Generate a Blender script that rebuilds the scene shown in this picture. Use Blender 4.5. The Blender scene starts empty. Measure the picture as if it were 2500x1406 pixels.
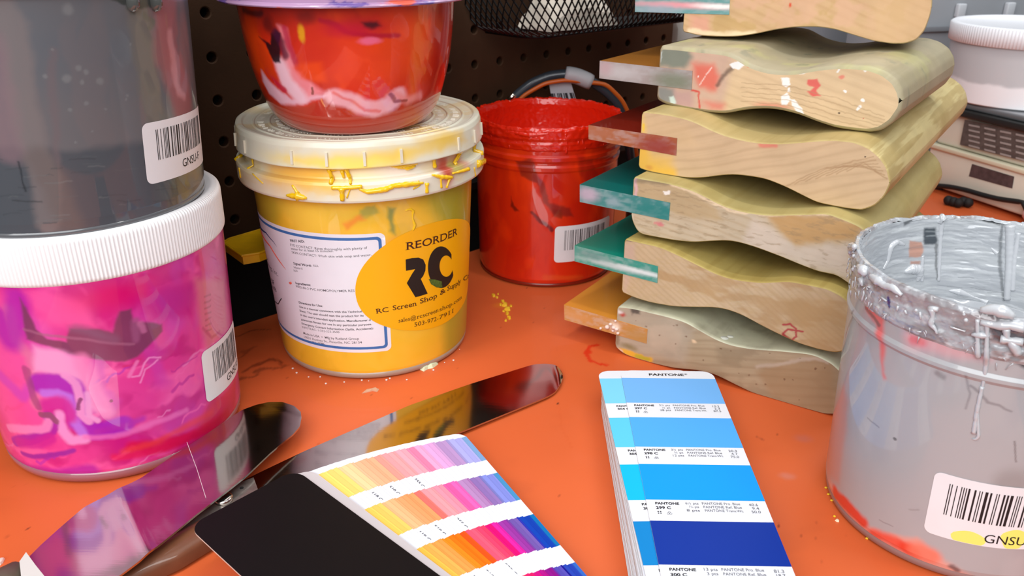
import bpy, math, random
import numpy as np
from mathutils import Matrix, Vector
random.seed(4)
C = bpy.context.scene.collection
MM = 0.001
# ---------------------------------------------------------------- camera model (millimetres)
F, CH, PITCH = 2022.6, 244.63, 0.4181
CP, SP = math.cos(PITCH), math.sin(PITCH)
def ray(u, v):
    a = (u-1250)/F; b = (v-703)/F
    return np.array([a, -b*SP+CP, -b*CP-SP])
def at(u, v, z):                       # point of a horizontal plane seen at a pixel
    d = ray(u, v); t = (z-CH)/d[2]; return d*t+np.array([0, 0, CH])
def atv(u, v, P, a):                   # point of a vertical plane through P running along angle a
    n = np.array([-math.sin(a), math.cos(a), 0]); d = ray(u, v)
    t = (n[0]*P[0]+n[1]*P[1])/(n@d); return d*t+np.array([0, 0, CH])
def zat(u, v, P):
    d = ray(u, v); t = math.hypot(P[0], P[1])/math.hypot(d[0], d[1]); return CH+d[2]*t
def lin(c):
    c = np.asarray(c, float)/255.0
    return np.where(c <= 0.04045, c/12.92, ((c+0.055)/1.055)**2.4)
# ---------------------------------------------------------------- noise and painting of pigment on a surface
_T = [np.random.RandomState(100+i).rand(128, 128) for i in range(12)]
def vn(x, y, s=0):
    x = np.asarray(x, float); y = np.asarray(y, float)
    xi = np.floor(x).astype(int); yi = np.floor(y).astype(int)
    fx = x-xi; fy = y-yi; fx = fx*fx*(3-2*fx); fy = fy*fy*(3-2*fy); T = _T[s % 12]
    a = T[xi % 128, yi % 128]; b = T[(xi+1) % 128, yi % 128]; c = T[xi % 128, (yi+1) % 128]; d = T[(xi+1) % 128, (yi+1) % 128]
    return (a*(1-fx)+b*fx)*(1-fy)+(c*(1-fx)+d*fx)*fy
def fbm(x, y, s=0, o=4):
    r = 0; a = .5; n = 0
    for i in range(o):
        r = r+a*vn(x*2**i+17*i, y*2**i+5*i, s+i); n += a; a *= .5
    return r/n
def sstep(a, b, x):
    t = np.clip((x-a)/(b-a+1e-9), 0, 1); return t*t*(3-2*t)
def seg_dist(X, Y, pts):
    D = np.full(X.shape, 1e9)
    for (x0, y0), (x1, y1) in zip(pts[:-1], pts[1:]):
        dx, dy = x1-x0, y1-y0; L = dx*dx+dy*dy+1e-12
        t = np.clip(((X-x0)*dx+(Y-y0)*dy)/L, 0, 1)
        D = np.minimum(D, np.hypot(X-x0-t*dx, Y-y0-t*dy))
    return D
class Paint:
    """pigment laid over a surface whose points carry (u, v) in millimetres"""
    def __init__(s, U, V, surf=None, zoom=None):
        s.U, s.V, s.surf, s.zoom = U.ravel(), V.ravel(), surf, zoom
        s.c = np.zeros((s.U.size, 3)); s.warp(0)
    def warp(s, amp, scale=10, seed=3):
        if amp:
            s.X = s.U+amp*2*(fbm(s.U/scale, s.V/scale, seed)-.5); s.Y = s.V+amp*2*(fbm(s.U/scale+31, s.V/scale+11, seed+3)-.5)
        else: s.X, s.Y = s.U, s.V
        return s
    def base(s, c): s.c[:] = lin(c); return s
    def mix(s, m, c):
        m = np.clip(m, 0, 1)[:, None]; s.c = s.c*(1-m)+lin(c)*m; return s
    def noise(s, c, sx, sy, lo=.4, hi=.7, seed=0, a=1, o=4):
        return s.mix(a*sstep(lo, hi, fbm(s.X/sx, s.Y/sy, seed, o)), c)
    def P(s, pts):
        if s.zoom:
            ox, oy, k = s.zoom; pts = [(ox+p[0]/k, oy+p[1]/k) for p in pts]
        return [s.surf.hit(*p) for p in pts] if s.surf else pts
    def poly(s, pts, c, soft=.6, a=1):
        Q = s.P(pts); Q = Q+[Q[0]]
        D = seg_dist(s.X, s.Y, Q); ins = np.zeros(s.X.shape, bool)
        for (x0, y0), (x1, y1) in zip(Q[:-1], Q[1:]):
            if y0 == y1: continue
            k = ((y0 > s.Y) != (y1 > s.Y)) & (s.X < (x1-x0)*(s.Y-y0)/(y1-y0)+x0); ins ^= k
        return s.mix(a*sstep(-soft, soft, np.where(ins, D, -D)), c)
    def stroke(s, pts, w, c, soft=.5, a=1):
        return s.mix(a*(1-sstep(w-soft, w+soft, seg_dist(s.X, s.Y, s.P(pts)))), c)
    def blob(s, p, rx, ry, c, soft=.3, a=1, rot=0):
        x, y = s.P([p])[0]; dx, dy = s.X-x, s.Y-y; cr, sr = math.cos(rot), math.sin(rot)
        d = np.hypot((dx*cr+dy*sr)/rx, (-dx*sr+dy*cr)/ry); return s.mix(a*(1-sstep(1-soft, 1+soft, d)), c)
    def dots(s, n, box, r, c, seed=1, a=1):
        R = random.Random(seed)
        for i in range(n):
            x, y = R.uniform(box[0], box[1]), R.uniform(box[2], box[3]); q = R.uniform(*r)
            s.mix(a*(1-sstep(.6, 1.2, np.hypot(s.X-x, s.Y-y)/q)), c)
        return s
# ---------------------------------------------------------------- materials
MATS = {}
def mat(name, rgb=None, rough=.5, metal=0., coat=0., attr=False, bump=None, trans=0., alpha=1., sss=0., spec=.5, var=None, aniso=None, ior=1.45, emit=None):
    if name in MATS: return MATS[name]
    m = bpy.data.materials.new(name); m.use_nodes = True; MATS[name] = m
    nt = m.node_tree; b = nt.nodes['Principled BSDF']; N = nt.nodes.new; L = nt.links.new
    if rgb is not None: b.inputs['Base Color'].default_value = (*lin(rgb), 1)
    b.inputs['Roughness'].default_value = rough; b.inputs['Metallic'].default_value = metal
    b.inputs['Coat Weight'].default_value = coat; b.inputs['Coat Roughness'].default_value = .04
    b.inputs['Specular IOR Level'].default_value = spec; b.inputs['IOR'].default_value = ior
    b.inputs['Transmission Weight'].default_value = trans; b.inputs['Alpha'].default_value = alpha
    if sss: b.inputs['Subsurface Weight'].default_value = sss; b.inputs['Subsurface Radius'].default_value = (.004, .003, .002); b.inputs['Subsurface Scale'].default_value = 1.0
    if attr:
        a = N('ShaderNodeAttribute'); a.attribute_name = 'Col'; src = a.outputs['Color']
    else:
        r = N('ShaderNodeRGB'); r.outputs[0].default_value = (*lin(rgb), 1); src = r.outputs[0]
    tc = N('ShaderNodeTexCoord')
    if var:                                       # (scale, amount) : mottled tone
        n = N('ShaderNodeTexNoise'); n.inputs['Scale'].default_value = var[0]; n.inputs['Detail'].default_value = 6
        mp = N('ShaderNodeMapping'); mp.inputs['Scale'].default_value = var[2] if len(var) > 2 else (1, 1, 1)
        L(tc.outputs['Object'], mp.inputs[0]); L(mp.outputs[0], n.inputs['Vector'])
        mr = N('ShaderNodeMapRange'); mr.inputs['From Min'].default_value = .3; mr.inputs['From Max'].default_value = .7
        mr.inputs['To Min'].default_value = 1-var[1]; mr.inputs['To Max'].default_value = 1+var[1]*.6
        hs = N('ShaderNodeHueSaturation'); L(n.outputs['Fac'], mr.inputs['Value']); L(mr.outputs[0], hs.inputs['Value']); L(src, hs.inputs['Color']); src = hs.outputs[0]
    L(src, b.inputs['Base Color'])
    if emit: b.inputs['Emission Color'].default_value = (*emit[0], 1); b.inputs['Emission Strength'].default_value = emit[1]
    if bump:                                      # (scale, distance in mm, stretch)
        n = N('ShaderNodeTexNoise'); n.inputs['Scale'].default_value = bump[0]; n.inputs['Detail'].default_value = 5
        mp = N('ShaderNodeMapping'); mp.inputs['Scale'].default_value = bump[2] if len(bump) > 2 else (1, 1, 1)
        if len(bump) > 3: mp.inputs['Rotation'].default_value = (0, 0, bump[3])
        L(tc.outputs['Object'], mp.inputs[0]); L(mp.outputs[0], n.inputs['Vector'])
        bp = N('ShaderNodeBump'); bp.inputs['Strength'].default_value = 1; bp.inputs['Distance'].default_value = bump[1]*MM
        L(n.outputs['Fac'], bp.inputs['Height']); L(bp.outputs[0], b.inputs['Normal'])
    return m
# ---------------------------------------------------------------- mesh building
def put(name, verts, faces, m, parent=None, smooth=True, col=None, fm=None, autosharp=None):
    verts = np.asarray(verts, float)*MM
    me = bpy.data.meshes.new(name)
    if isinstance(faces, np.ndarray):
        me.vertices.add(len(verts)); me.vertices.foreach_set('co', verts.ravel())
        k = faces.shape[1]; me.loops.add(faces.size); me.loops.foreach_set('vertex_index', faces.ravel().astype(np.int32))
        me.polygons.add(len(faces)); me.polygons.foreach_set('loop_start', np.arange(0, faces.size, k, dtype=np.int32))
        me.update(calc_edges=True)
    else:
        me.from_pydata(verts.tolist(), [], [tuple(f) for f in faces]); me.update()
    for x in (m if isinstance(m, (list, tuple)) else [m]): me.materials.append(x)
    if fm is not None: me.polygons.foreach_set('material_index', np.asarray(fm, np.int32))
    me.polygons.foreach_set('use_smooth', [bool(smooth)]*len(me.polygons))
    if smooth and autosharp:
        try: me.set_sharp_from_angle(angle=math.radians(autosharp))
        except Exception: pass
    if col is not None:
        ca = me.color_attributes.new('Col', 'FLOAT_COLOR', 'POINT')
        ca.data.foreach_set('color', np.c_[col, np.ones(len(col))].astype(np.float32).ravel())
    me.validate(); me.update()
    o = bpy.data.objects.new(name, me); C.objects.link(o)
    if parent: o.parent = parent; o.matrix_parent_inverse = Matrix.Translation(-parent.location) if parent.get('_root') else chain_inv(parent)
    return o
def chain_inv(p):
    m = Matrix.Identity(4); loc = Vector((0, 0, 0))
    while p:
        if p.get('_root'): loc = Vector(p.location)
        p = p.parent
    # the direct parent mesh sits at the world origin already (its own inverse cancels the root)
    return Matrix.Identity(4)
def thing(name, label, cat, loc, group=None):
    o = bpy.data.objects.new(name, None); C.objects.link(o); o.empty_display_size = .01
    o.location = Vector(loc)*MM; o['_root'] = 1; tag(o, label, cat, group); return o
def tag(o, label=None, cat=None, group=None, kind=None):
    if label: o['label'] = label
    if cat: o['category'] = cat
    if group: o['group'] = group
    if kind: o['kind'] = kind
    return o
def gridf(nr, nc, wrap=False, off=0):
    j = np.arange(nc if wrap else nc-1); i = np.arange(nr-1)
    I, J = np.meshgrid(i, j, indexing='ij'); J2 = (J+1) % nc
    return (np.stack([I*nc+J, I*nc+J2, (I+1)*nc+J2, (I+1)*nc+J], -1).reshape(-1, 4)+off)
class MB:
    def __init__(s): s.v = []; s.f = []; s.m = []; s.c = []
    def add(s, v, f, mi=0, col=None):
        k = len(s.v); s.v += [tuple(map(float, p)) for p in v]; s.f += [tuple(int(i)+k for i in q) for q in f]; s.m += [mi]*len(f)
        s.c += [tuple(lin(col)) if col is not None else (0, 0, 0)]*len(v); return s
    def box(s, o, ex, ey, ez, mi=0, col=None, bev=0):
        o, ex, ey, ez = map(lambda q: np.array(q, float), (o, ex, ey, ez))
        if not bev:
            v = [o+a*ex+b*ey+c*ez for c in (0, 1) for b in (0, 1) for a in (0, 1)]
            return s.add(v, [(0, 2, 3, 1), (4, 5, 7, 6), (0, 1, 5, 4), (1, 3, 7, 5), (3, 2, 6, 7), (2, 0, 4, 6)], mi, col)
        import bmesh
        bm = bmesh.new(); bmesh.ops.create_cube(bm, size=1)
        Lx, Ly, Lz = [np.linalg.norm(q) for q in (ex, ey, ez)]
        for w in bm.verts: w.co = Vector((w.co.x*Lx, w.co.y*Ly, w.co.z*Lz))
        bmesh.ops.bevel(bm, geom=bm.edges[:], offset=bev, segments=3, profile=.5, affect='EDGES')
        c0 = o+(ex+ey+ez)/2; A = np.array([ex/Lx, ey/Ly, ez/Lz])
        bm.verts.index_update()
        v = [c0+np.array(w.co)@A for w in bm.verts]; f = [[w.index for w in q.verts] for q in bm.faces]; bm.free()
        return s.add(v, f, mi, col)
    def tube(s, pts, r, n=8, mi=0, col=None, cap=True):
        P = [np.array(p, float) for p in pts]; R = r if isinstance(r, (list, tuple)) else [r]*len(P)
        v = []; prev = None
        for i, p in enumerate(P):
            t = P[min(i+1, len(P)-1)]-P[max(i-1, 0)]; t /= np.linalg.norm(t)+1e-9
            if prev is None:
                up = np.array([0, 0, 1.]) if abs(t[2]) < .9 else np.array([1., 0, 0]); a = np.cross(t, up)
            else: a = prev-t*(prev@t)
            a /= np.linalg.norm(a)+1e-9; prev = a; b = np.cross(t, a)
            for k in range(n):
                q = 2*math.pi*k/n; v.append(p+R[i]*(math.cos(q)*a+math.sin(q)*b))
        f = [(i*n+k, i*n+(k+1) % n, (i+1)*n+(k+1) % n, (i+1)*n+k) for i in range(len(P)-1) for k in range(n)]
        if cap: f += [tuple(range(n))[::-1], tuple((len(P)-1)*n+k for k in range(n))]
        return s.add(v, f, mi, col)
    def ball(s, c, r, mi=0, col=None, n=8, squash=(1, 1, 1)):
        v = []; f = []; m = n//2+1
        for i in range(m+1):
            a = math.pi*i/m
            for k in range(n):
                b = 2*math.pi*k/n; v.append((c[0]+r*squash[0]*math.sin(a)*math.cos(b), c[1]+r*squash[1]*math.sin(a)*math.sin(b), c[2]+r*squash[2]*math.cos(a)))
        f = [(i*n+k, (i+1)*n+k, (i+1)*n+(k+1) % n, i*n+(k+1) % n) for i in range(m) for k in range(n)]
        return s.add(v, f, mi, col)
    def prism(s, poly, z0, z1, mi=0, col=None, sidemi=None):    # poly xy (z0, z1 scalars or lists)
        n = len(poly); Z0 = z0 if isinstance(z0, (list, tuple)) else [z0]*n; Z1 = z1 if isinstance(z1, (list, tuple)) else [z1]*n
        s.add([(p[0], p[1], z) for p, z in zip(poly, Z0)]+[(p[0], p[1], z) for p, z in zip(poly, Z1)],
              [tuple(range(n))[::-1], tuple(range(n, 2*n))], mi, col)
        k = len(s.v)-2*n; s.f += [(k+i, k+(i+1) % n, k+n+(i+1) % n, k+n+i) for i in range(n)]; s.m += [mi if sidemi is None else sidemi]*n
        return s
    def build(s, name, m, parent=None, smooth=False, attr=False, autosharp=None):
        return put(name, s.v, s.f, m, parent, smooth, col=np.array(s.c) if attr else None, fm=s.m, autosharp=autosharp)
# ---------------------------------------------------------------- surfaces that labels, print and drips lie on
class Round:
    """wall of a round tub: axis (cx, cy), radius rz(z)"""
    def __init__(s, cx, cy, prof):
        s.c = np.array([cx, cy], float); s.pz = [p[1] for p in prof]; s.prr = [p[0] for p in prof]
        n = -s.c/np.hypot(*s.c); s.e0 = n; s.e1 = np.array([-n[1], n[0]]); s.R = float(np.mean(s.prr))
    def r(s, z): return np.interp(z, s.pz, s.prr)
    def pos(s, u, v, off=0):
        th = np.asarray(u)/s.R; r = s.r(v)+off
        x = s.c[0]+r*(np.cos(th)*s.e0[0]+np.sin(th)*s.e1[0]); y = s.c[1]+r*(np.cos(th)*s.e0[1]+np.sin(th)*s.e1[1])
        return np.stack([x, y, np.broadcast_to(v, np.shape(x))], -1)
    def hit(s, px, py):
        d = ray(px, py); r = s.R; o = -s.c
        for i in range(8):
            A = d[0]**2+d[1]**2; B = o@d[:2]; Cc = o@o-r*r; D = max(B*B-A*Cc, 0)
            t = (-B-math.sqrt(D))/A; z = CH+d[2]*t; r = float(s.r(z))
        q = d[:2]*t+o; return (math.atan2(q@s.e1, q@s.e0)*s.R, z)
class Flat:
    def __init__(s, o, ex, ey):
        s.o = np.array(o, float); s.ex = np.array(ex, float); s.ey = np.array(ey, float); s.n = np.cross(s.ex, s.ey)
    def pos(s, u, v, off=0):
        u = np.asarray(u, float)[..., None]; v = np.asarray(v, float)[..., None]
        return s.o+u*s.ex+v*s.ey+off*s.n
    def hit(s, px, py):
        d = ray(px, py); o = np.array([0, 0, CH]); t = ((s.o-o)@s.n)/(d@s.n); q = o+d*t-s.o
        return (q@s.ex, q@s.ey)
def lathe(name, c, prof, m, parent, nseg=96, rows=None, paint=None, smooth=True, disp=None, autosharp=None, th0=0):
    """profile [(r, z)...]; optional paint(U, V) gives colours; disp(theta, z, r) changes the radius"""
    pr = []
    if rows:
        L = [0]
        for a, b in zip(prof[:-1], prof[1:]): L.append(L[-1]+math.hypot(b[0]-a[0], b[1]-a[1]))
        q = np.unique(np.r_[np.linspace(0, L[-1], rows), L]); pr = np.c_[np.interp(q, L, [p[0] for p in prof]), np.interp(q, L, [p[1] for p in prof])]
    else: pr = np.array(prof, float)
    n = -np.array(c, float); n /= np.hypot(*n); e1 = np.array([-n[1], n[0]])
    th = np.linspace(-math.pi, math.pi, nseg, endpoint=False)+th0
    TH, Rr = np.meshgrid(th, pr[:, 0]); _, Z = np.meshgrid(th, pr[:, 1])
    if disp is not None: Rr, Z = disp(TH, Z, Rr)
    X = c[0]+Rr*(np.cos(TH)*n[0]+np.sin(TH)*e1[0]); Y = c[1]+Rr*(np.cos(TH)*n[1]+np.sin(TH)*e1[1])
    V = np.stack([X, Y, Z], -1).reshape(-1, 3)
    return put(name, V, gridf(len(pr), nseg, True)[:, ::-1].copy() if pr[0, 1] > pr[-1, 1] else gridf(len(pr), nseg, True), m, parent, smooth, col=paint(TH, Z) if paint else None, autosharp=autosharp)
# ---------------------------------------------------------------- lettering
_glyph = {}
def glyphs(body, bold=0., serif=False, spacing=1.):
    key = (body, bold, serif, spacing)
    if key in _glyph: return _glyph[key]
    cu = bpy.data.curves.new('lettering', 'FONT'); cu.body = body; cu.size = 1; cu.resolution_u = 3; cu.offset = bold; cu.space_character = spacing
    cu.fill_mode = 'BOTH'
    ob = bpy.data.objects.new('lettering', cu); me = bpy.data.meshes.new_from_object(ob)
    V = np.array([v.co[:2] for v in me.vertices]) if len(me.vertices) else np.zeros((0, 2)); Fc = [tuple(p.vertices) for p in me.polygons]
    if serif and len(V):
        ef = {}; fc = {}
        for p in me.polygons:
            for k in p.edge_keys: ef[k] = ef.get(k, 0)+1; fc[k] = p.center.x
        vv = V.tolist(); add = []
        cap = 0.0
        for (a, b), cnt in ef.items():
            if cnt != 1: continue
            (x0, y0), (x1, y1) = V[a], V[b]
            if abs(x0-x1) < .004 and abs(y1-y0) > .15:
                o_ = -1 if fc[(a, b)] > x0 else 1
                for ye in (y0, y1):
                    if min(abs(ye-q) for q in (0., .449, .682, -.23)) < .02:
                        xs_ = sorted((x0, x0+.085*o_)); add.append((xs_[0]-.001, xs_[1]+.001, ye, ye+(.045 if ye < .1 else -.045)))
            if abs(y0-y1) < .004 and .085 < abs(x1-x0) < .125:
                if min(abs(y0-q) for q in (0., .449, .682, -.23)) > .02: continue
                xa, xb = min(x0, x1)-.075, max(x0, x1)+.075
                add.append((xa, xb, y0, y0+(.045 if y0 < .1 else -.045)))
        for xa, xb, ya, yb in add:
            k = len(vv); vv += [[xa, ya], [xb, ya], [xb-.02, yb], [xa+.02, yb]]; Fc.append((k, k+1, k+2, k+3))
        V = np.array(vv)
    bpy.data.objects.remove(ob); bpy.data.curves.remove(cu); bpy.data.meshes.remove(me)
    _glyph[key] = (V, Fc); return V, Fc
def write(mb, surf, body, p0, p1=None, size=None, ang=None, aspect=1., bold=0., serif=False, mi=0, off=.12, fit=True, px=True, spacing=1., bend=0.):
    """letters along the baseline p0->p1 (photo pixels if px) on a surface; size in mm"""
    V, Fc = glyphs(body, bold, serif, spacing)
    if not len(V): return
    a = np.array(surf.hit(*p0)) if px else np.array(p0, float)
    W = V[:, 0].max()
    if p1 is not None:
        b = np.array(surf.hit(*p1)) if px else np.array(p1, float); d = b-a; L = np.hypot(*d); e = d/L; sx = L/W; sy = size if size else sx*aspect
    else: e = np.array([math.cos(ang or 0), math.sin(ang or 0)]); sy = size; sx = size*aspect; L = W*sx
    n = np.array([-e[1], e[0]])
    x = V[:, 0]*sx; y = V[:, 1]*sy+bend*4*(x/L)*(1-x/L)
    Q = a+x[:, None]*e+y[:, None]*n
    mb.add(surf.pos(Q[:, 0], Q[:, 1], off), Fc, mi)
def patch(mb, surf, poly, off=.06, mi=0, step=2.5, col=None):
    """filled outline (surface mm) lying on a surface, cut fine enough to follow its curve"""
    import bmesh
    bm = bmesh.new(); vs = [bm.verts.new((p[0], p[1], 0)) for p in poly]; bm.faces.new(vs)
    us = [p[0] for p in poly]; vz = [p[1] for p in poly]
    for ax, lo, hi in ((0, min(us), max(us)), (1, min(vz), max(vz))):
        k = lo+step
        while k < hi:
            co = Vector((k, 0, 0)) if ax == 0 else Vector((0, k, 0)); no = Vector((1, 0, 0)) if ax == 0 else Vector((0, 1, 0))
            bmesh.ops.bisect_plane(bm, geom=bm.verts[:]+bm.edges[:]+bm.faces[:], plane_co=co, plane_no=no); k += step
    bmesh.ops.triangulate(bm, faces=bm.faces[:])
    bm.verts.index_update(); bm.normal_update()
    U = np.array([v.co.x for v in bm.verts]); V = np.array([v.co.y for v in bm.verts])
    f = [[v.index for v in (q.verts if q.normal.z > 0 else reversed(q.verts))] for q in bm.faces]
    mb.add(surf.pos(U, V, off), f, mi, col); bm.free()
def rrect(x0, y0, x1, y1, r, n=6):
    o = []
    for cx, cy, a in ((x1-r, y1-r, 0), (x0+r, y1-r, 90), (x0+r, y0+r, 180), (x1-r, y0+r, 270)):
        for i in range(n+1):
            t = math.radians(a+90*i/n); o.append((cx+r*math.cos(t), cy+r*math.sin(t)))
    return o
def frame_xf(o, ang):
    c, s = math.cos(ang), math.sin(ang)
    return lambda P: [(o[0]+p[0]*c-p[1]*s, o[1]+p[0]*s+p[1]*c) for p in P]
BARS = [1, 1, 1, 3, 1, 3, 1, 1, 1, 1, 1, 1, 2, 3, 2, 2, 1, 1, 1, 2, 3, 1, 2, 3, 1, 1, 1, 3, 2, 1, 2, 1, 3, 2, 1, 1, 1, 1, 1, 3, 2, 1, 1, 2, 2, 1, 3, 1, 1, 2, 1, 3, 2, 1, 1, 1, 3, 1, 1, 2]
def price_label(surf, tub, tl, bl, W, text, label, bx=.17, btop=.12, bh=.5, tx=.5, ty=.2, blobs=(), skew=0., bw=1.):
    """white barcode sticker: tl and bl are photo pixels of its left corners, W its width in mm"""
    A = np.array(surf.hit(*bl)); B = np.array(surf.hit(*tl)); d = B-A; H = np.hypot(*d); ang = math.atan2(d[1], d[0])-math.pi/2+skew
    X = frame_xf(A, ang); m = MB(); patch(m, surf, X(rrect(0, 0, W, H, 3)), .12, 0)
    lab = m.build('barcode_label', [mat('label_paper', (236, 236, 240), .45, var=(60, .03))], tub, True); lab['label'] = label
    m = MB(); x = W*bx; k = (W*.72)/sum(BARS)*bw
    for i, w in enumerate(BARS):
        if i % 2 == 0 and x+w*k < W-1: patch(m, surf, X([(x, H*(1-btop-bh)), (x+w*k*.8, H*(1-btop-bh)), (x+w*k*.8, H*(1-btop)), (x, H*(1-btop))]), .2, 0, step=4)
        x += w*k
    o = X([(W*tx, H*ty)])[0]; write(m, surf, text, o, size=H*.2, ang=ang, px=False, off=.2)
    m.build('barcode_print', [mat('print_black', (28, 24, 28), .6)], lab)
    if blobs:
        m = MB()
        for bu, bv, rx, ry in blobs: patch(m, surf, X([(W*bu+rx*math.cos(t)*(1+.15*math.sin(3*t)), max(H*bv+ry*math.sin(t), .2)) for t in np.linspace(0, 2*math.pi, 20, endpoint=False)]), .16)
        m.build('yellow_stain', [mat('stain_yellow', (240, 240, 120), .5)], lab)
    return lab
def run(mb, surf, pts, r, zoom=None, off=0, mi=0, n=8, jit=.16, seed=0):
    """a raised string of ink following photo points over a surface"""
    if zoom: pts = [(zoom[0]+p[0]/zoom[2], zoom[1]+p[1]/zoom[2]) for p in pts]
    Q = np.array([surf.hit(*p) for p in pts]); L = np.r_[0, np.cumsum(np.hypot(*np.diff(Q, axis=0).T))]
    k = max(3, int(L[-1]/.9)); t = np.linspace(0, L[-1], k); U = np.interp(t, L, Q[:, 0]); V = np.interp(t, L, Q[:, 1]); R = random.Random(seed+len(pts))
    rr = np.interp(t, L, r) if isinstance(r, (list, tuple)) else np.full(k, r); rr = [x*(1+R.uniform(-jit, jit)) for x in rr]
    mb.tube(surf.pos(U, V, off), rr, n, mi)
# ================================================================ SETTING
WA = 0.7388; WU = np.array([math.cos(WA), math.sin(WA)]); WN = np.array([WU[1], -WU[0]]); WO = np.array([-178.4, 505.7])   # hole (0,0) at z 195.25
def wp(i, z, off=0): p = WO+WU*25.4*i+WN*off; return (p[0], p[1], z)
# pegboard with real holes
m = MB(); H = []
i0, i1, j0, j1 = -9, 17, -5, 5
n = 16; rh = 3.1
for i in range(i0, i1+1):
    for j in range(j0, j1+1):
        zc = 195.25-25.4*j; k = len(m.v)
        sq = []
        for q in range(n):
            a = 2*math.pi*q/n; cx, cz = math.cos(a), math.sin(a); s = 12.7/max(abs(cx), abs(cz)); sq.append((cx*s, cz*s))
        def P3(x, z, off=0): p = WO+WU*(25.4*i+x)+WN*off; return (p[0], p[1], zc+z)
        vv = [P3(*q) for q in sq]+[P3((rh+.7)*math.cos(2*math.pi*q/n), (rh+.7)*math.sin(2*math.pi*q/n)) for q in range(n)]+[P3(rh*math.cos(2*math.pi*q/n), rh*math.sin(2*math.pi*q/n), -.5) for q in range(n)]+[P3(rh*math.cos(2*math.pi*q/n), rh*math.sin(2*math.pi*q/n), -6) for q in range(n)]
        m.add(vv, [(r*n+q, r*n+(q+1) % n, (r+1)*n+(q+1) % n, (r+1)*n+q) for r in range(3) for q in range(n)])
wall = m.build('wall_back', mat('pegboard_brown', (64, 42, 26), .8, var=(9, .45), bump=(900, .15), spec=.2))
tag(wall, 'dark brown perforated pegboard panel behind the tubs', 'wall', kind='structure')
m = MB(); a = wp(i0-.5, 40, -8); b = wp(i1+.5, 40, -8)
m.add([a, b, (b[0], b[1], 330), (a[0], a[1], 330)], [(0, 1, 2, 3)])
tag(m.build('trim_1', mat('board_black', (10, 8, 7), .9)), 'black backing seen through the pegboard holes', 'backing', kind='structure')
# recessed panel under the pegboard, its deep shadow painted in as black
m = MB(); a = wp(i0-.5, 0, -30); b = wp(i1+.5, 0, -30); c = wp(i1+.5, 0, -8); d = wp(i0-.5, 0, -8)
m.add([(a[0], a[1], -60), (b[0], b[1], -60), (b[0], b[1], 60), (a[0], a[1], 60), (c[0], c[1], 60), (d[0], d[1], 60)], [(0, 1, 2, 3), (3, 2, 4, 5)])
tag(m.build('trim_2', mat('recess_shadow_black', (9, 8, 8), .85)), 'recessed panel below the pegboard, deep shadow painted black', 'recess', kind='structure')
# pale room wall beyond the pegboard, with a ledge
m = MB(); P0 = np.array(wp(i1+.5, 0)[:2]); D2 = np.array([.80, .60]); P1 = P0+WN*-40; P2 = P1+D2*1500
m.add([(*P1, -60), (*P2, -60), (*P2, 700), (*P1, 700)], [(0, 1, 2, 3)])
tag(m.build('wall_right', mat('pale_wall', (150, 152, 158), .8, var=(5, .12))), 'pale grey wall beyond the pegboard', 'wall', kind='structure')
# orange sheet-metal shelf top
def shelf_paint():
    k1 = 420; k2 = 360
    U, V = np.meshgrid(np.linspace(-420, 900, k1*2), np.linspace(-60, 1150, k2*2)); return U, V
be = [np.array(wp(-8, 0, 11)[:2]), np.array(wp(i1+.5, 0, 11)[:2])]
nx, ny = 620, 520
s_ = np.linspace(-300, 700, nx)           # along the wall
t_ = np.r_[np.linspace(0, 520, ny)]       # towards the viewer
S_, T_ = np.meshgrid(s_, t_)
O = WO+WN*11
X = O[0]+WU[0]*S_+WN[0]*T_; Y = O[1]+WU[1]*S_+WN[1]*T_
flat0 = Flat((0, 0, 0), (1, 0, 0), (0, 1, 0))
p = Paint(X, Y, flat0)
p.base((213, 97, 48))
p.noise((204, 91, 43), 90, 90, .45, .75, 1, .7).noise((196, 88, 44), 30, 20, .62, .8, 5, .3)
p.warp(6, 8, 2)
p.stroke([(590, 905), (660, 880), (700, 893)], 1.6, (120, 45, 20), 1.6, .75)
p.stroke([(585, 925), (640, 905), (690, 900)], 1.2, (90, 35, 20), 1.4, .6)
p.stroke([(575, 870), (620, 850)], 1., (110, 40, 20), 1.2, .5)
p.stroke([(580, 815), (610, 808), (650, 806)], .7, (90, 30, 15), .8, .7)
p.warp(.8, 3, 2)
p.stroke([(1462, 842), (1440, 845), (1430, 862), (1440, 880), (1462, 888), (1480, 892)], 1.3, (205, 48, 12), .5, .95)
p.blob((1436, 858), 2.2, 3.2, (205, 48, 12), .3, .9); p.blob((1470, 889), 2.5, 1.2, (205, 48, 12), .3, .8)
p.blob((1960, 1070), 4, 3, (190, 100, 85), .8, .6); p.blob((1921, 1162), 3.5, 2.2, (205, 120, 100), .7, .7)
p.blob((1225, 745), 5, 4, (235, 150, 30), .8, .4)
p.stroke([(1365, 1000), (1370, 1040), (1395, 1090)], .35, (200, 85, 35), .5, .6)
p.blob((1362, 985), .8, .8, (40, 12, 8), .3); p.blob((1903, 1281), .7, .9, (120, 30, 15), .3)
p.stroke([(1846, 1065), (1866, 1073)], .3, (150, 55, 25), .3, .8)
for q in ((2065, 1309), (1992, 1275), (1991, 1312), (2010, 1370), (700, 1010), (30, 1190), (60, 1185), (20, 1310)): p.blob(q, .6, .5, (140, 50, 20), .6, .8)
p.dots(260, (-260, 420, 180, 760), (.25, .7), (150, 56, 22), 3, .7)
p.dots(90, (-260, 420, 180, 760), (.2, .5), (90, 30, 14), 9, .8)
sh = thing('steel_shelf', 'orange painted steel shelf top that carries the tubs and squeegees', 'shelf', (0, 300, 0))
V = np.stack([X, Y, np.zeros_like(X)], -1).reshape(-1, 3)
put('shelf_top', V, gridf(ny, nx)[:, ::-1].copy(), mat('orange_enamel', attr=True, rough=.5, coat=.12, bump=(240, .03)), sh, True, col=p.c)
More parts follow.
